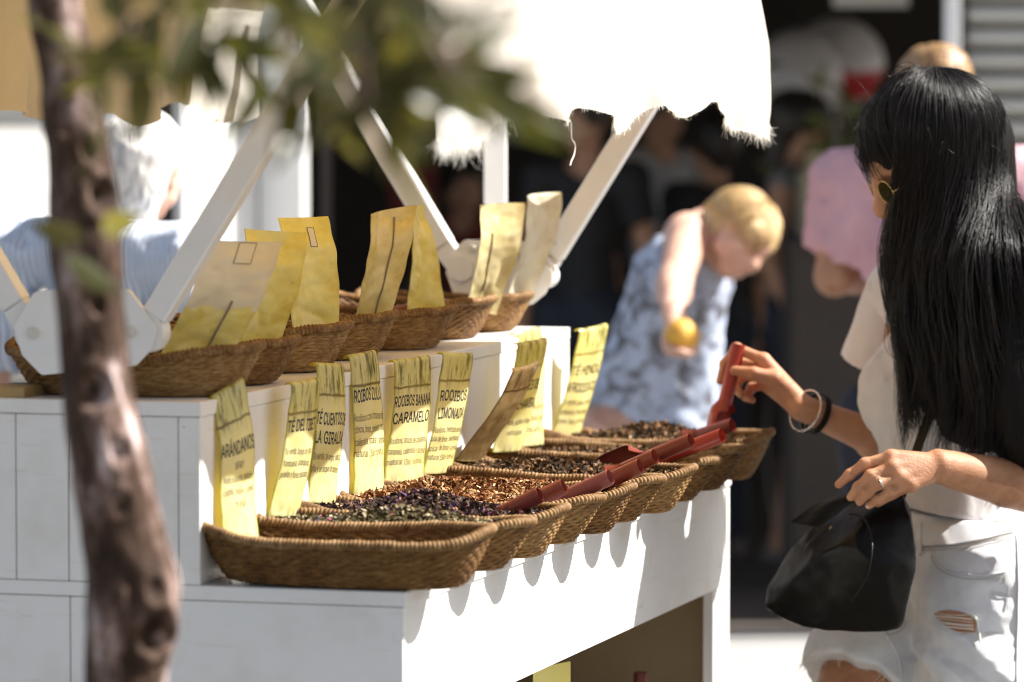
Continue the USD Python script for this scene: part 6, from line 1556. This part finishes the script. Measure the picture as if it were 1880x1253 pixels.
l5 = limb([l1[18], at(760, -40, 2.7), at(800, 60, 2.66), at(850, 140, 2.64)], 0.006, 0.002)
l6 = limb([l1[5], at(150, -250, 3.55), at(215, -90, 3.45), at(235, 60, 3.42)], 0.009, 0.003)
# leaves
def leaf_variant(i):
    c = [(0.062, 0.060, 0.014), (0.045, 0.046, 0.012), (0.085, 0.078, 0.022), (0.033, 0.036, 0.010)][i]
    return M(f'leaf_green_{"abcd"[i]}', {'g': ('geometry', {}), 'n': ('noise_texture', {'scale': 40}), 'r': ('rgb_ramp', {'ramp': [(0.3, tuple(np.array(c) * 0.8)), (0.7, tuple(np.array(c) * 1.2))]}), 'p': ('principled_bsdf', {'roughness': 0.30, 'specular_ior_level': 0.6}), 't': ('translucent_bsdf', {'color': (c[0] * 3.0, c[1] * 2.8, c[2] * 1.3)}), 'm': ('mix_closure', {'fac': 0.35})},
             [('g.position', 'n.vector'), ('n.fac', 'r.fac'), ('r.color', 'p.base_color'), ('p.BSDF', 'm.closure1'), ('t.BSDF', 'm.closure2')], 'm.closure')
LM = [leaf_variant(i) for i in range(4)]
def leaf_mesh(p, d, nrm, ln, w):
    d = unit(d); nrm = unit(nrm - d * np.dot(nrm, d)); s = np.cross(d, nrm)
    ts = np.array([0, 0.12, 0.3, 0.5, 0.7, 0.88, 1.0]); ws = np.array([0.05, 0.45, 0.9, 1.0, 0.78, 0.38, 0.02]) * w / 2
    mid = p + d * ln * ts[:, None] - nrm * (ln * 0.16 * ts ** 2)[:, None]
    L_, R2 = mid - s * ws[:, None] + nrm * (ws * 0.35)[:, None], mid + s * ws[:, None] + nrm * (ws * 0.35)[:, None]
    V = np.stack([L_, mid, R2], 1).reshape(-1, 3)
    return V, grid_faces(7, 3)
lr = np.random.default_rng(42)
n_leaf = 0
def put_leaf(p, d, ln, w=None, nrm=None):
    global n_leaf
    obj('leaf', leaf_mesh(p, d, nrm if nrm is not None else lr.normal(0, 1, 3) + [0, -0.3, 0.6], ln, w or ln * lr.uniform(0.20, 0.28)), LM[lr.integers(0, 4)], tree, smooth=True)
    n_leaf += 1
def from_px(x0, y0, x1, y1, d0, d1, w=None, nrm=None):
    a, b = tl(x0, y0, d0), tl(x1, y1, d1); put_leaf(a, b - a, np.linalg.norm(b - a), w, nrm)
# leaves one can make out in the picture
for a in [(700, 150, 965, 92, 2.66, 2.62), (820, 175, 880, 55, 2.66, 2.64), (560, 120, 640, 300, 2.80, 2.78), (600, 170, 560, 20, 2.8, 2.8), (640, 190, 800, 250, 2.72, 2.70), (660, 150, 520, 60, 2.78, 2.8), (820, 210, 700, 240, 2.68, 2.7), (850, 140, 960, 230, 2.66, 2.62), (720, 250, 830, 232, 2.72, 2.70), (600, 90, 700, 70, 2.7, 2.68), (560, 60, 480, -20, 2.8, 2.85), (500, 70, 560, 200, 2.86, 2.8), (430, 20, 380, 130, 2.95, 3.0), (300, 30, 250, 150, 3.2, 3.2), (340, 60, 420, 170, 3.1, 3.05), (260, 400, 150, 430, 3.6, 3.7), (150, 440, 70, 420, 3.7, 3.75), (120, 470, 210, 540, 3.75, 3.8), (690, 210, 745, 60, 2.7, 2.68), (760, 200, 690, 290, 2.7, 2.7)]:
    from_px(*a, w=0.022 if a[2] == 965 else 0.025)
twigs = [l3, l4, l5, l6]
for ps in ([(420, -150, 3.0), (330, -40, 3.05), (260, 60, 3.1), (225, 150, 3.15)], [(400, -60, 2.95), (370, 30, 3.0), (330, 110, 3.02), (310, 180, 3.05)], [(600, -200, 2.85), (540, -60, 2.86), (520, 60, 2.84), (560, 170, 2.8)],
           [(640, 60, 2.75), (680, 110, 2.73), (700, 160, 2.7), (705, 205, 2.7)], [(700, -140, 2.78), (690, -30, 2.76), (730, 80, 2.72), (790, 160, 2.68)], [(800, 60, 2.66), (830, 100, 2.65), (860, 150, 2.64), (885, 190, 2.63)]):
    twigs.append(limb([tl(*p) for p in ps], 0.004, 0.0014, 'twig'))
for (k, cnt, spread) in ((0, 20, 0.05), (1, 24, 0.04), (2, 14, 0.018), (3, 14, 0.04), (4, 27, 0.04), (5, 22, 0.04), (6, 20, 0.04), (7, 20, 0.030), (8, 19, 0.030), (9, 9, 0.012)):
    P = twigs[k]
    for _ in range(cnt):
        t = lr.uniform(5 if k < 4 else 2, 22.9); i = int(t)
        p = P[i] + (P[i + 1] - P[i]) * (t - i)
        d = unit(lr.normal(0, 1, 3) * [1, 0.7, 0.8] + 0.8 * unit(P[i + 1] - P[i]) + [0, 0, 0.1])
        put_leaf(p + d * lr.uniform(0, spread), d, lr.uniform(0.055, 0.095))
# mass of leaves added above the picture, shaped to cut sky light
cv = []
for _ in range(3600):
    p = np.array([lr.uniform(-2.4, 0.7), lr.uniform(1.0, 4.15), 0.0]); r_ = ((p[0] + 0.8) / 1.7) ** 2 + ((p[1] - 2.6) / 1.7) ** 2
    if r_ > 1: continue
    p[2] = lr.uniform(1.95, 2.2 + 1.3 * math.sqrt(1 - r_))
    d = unit(lr.normal(0, 1, 3) + [0, 0, -0.3]); nrm = lr.normal(0, 1, 3) + [0, 0, 0.8]
    cv.append(leaf_mesh(p, d, nrm, lr.uniform(0.06, 0.10), lr.uniform(0.016, 0.026)))
obj('crown', cat_mesh(cv), LM[1], tree, smooth=True, kind='stuff')
for a, b in (((-0.9, 3.2, 2.5), (-1.8, 2.4, 2.8)), ((-0.6, 3.6, 2.4), (-0.2, 2.6, 2.7)), ((-0.8, 3.4, 2.3), (-0.9, 1.6, 2.6))):
    limb([CP[0], np.array(a), (np.array(a) + np.array(b)) / 2 + [0, 0, 0.1], np.array(b)], 0.018, 0.005)
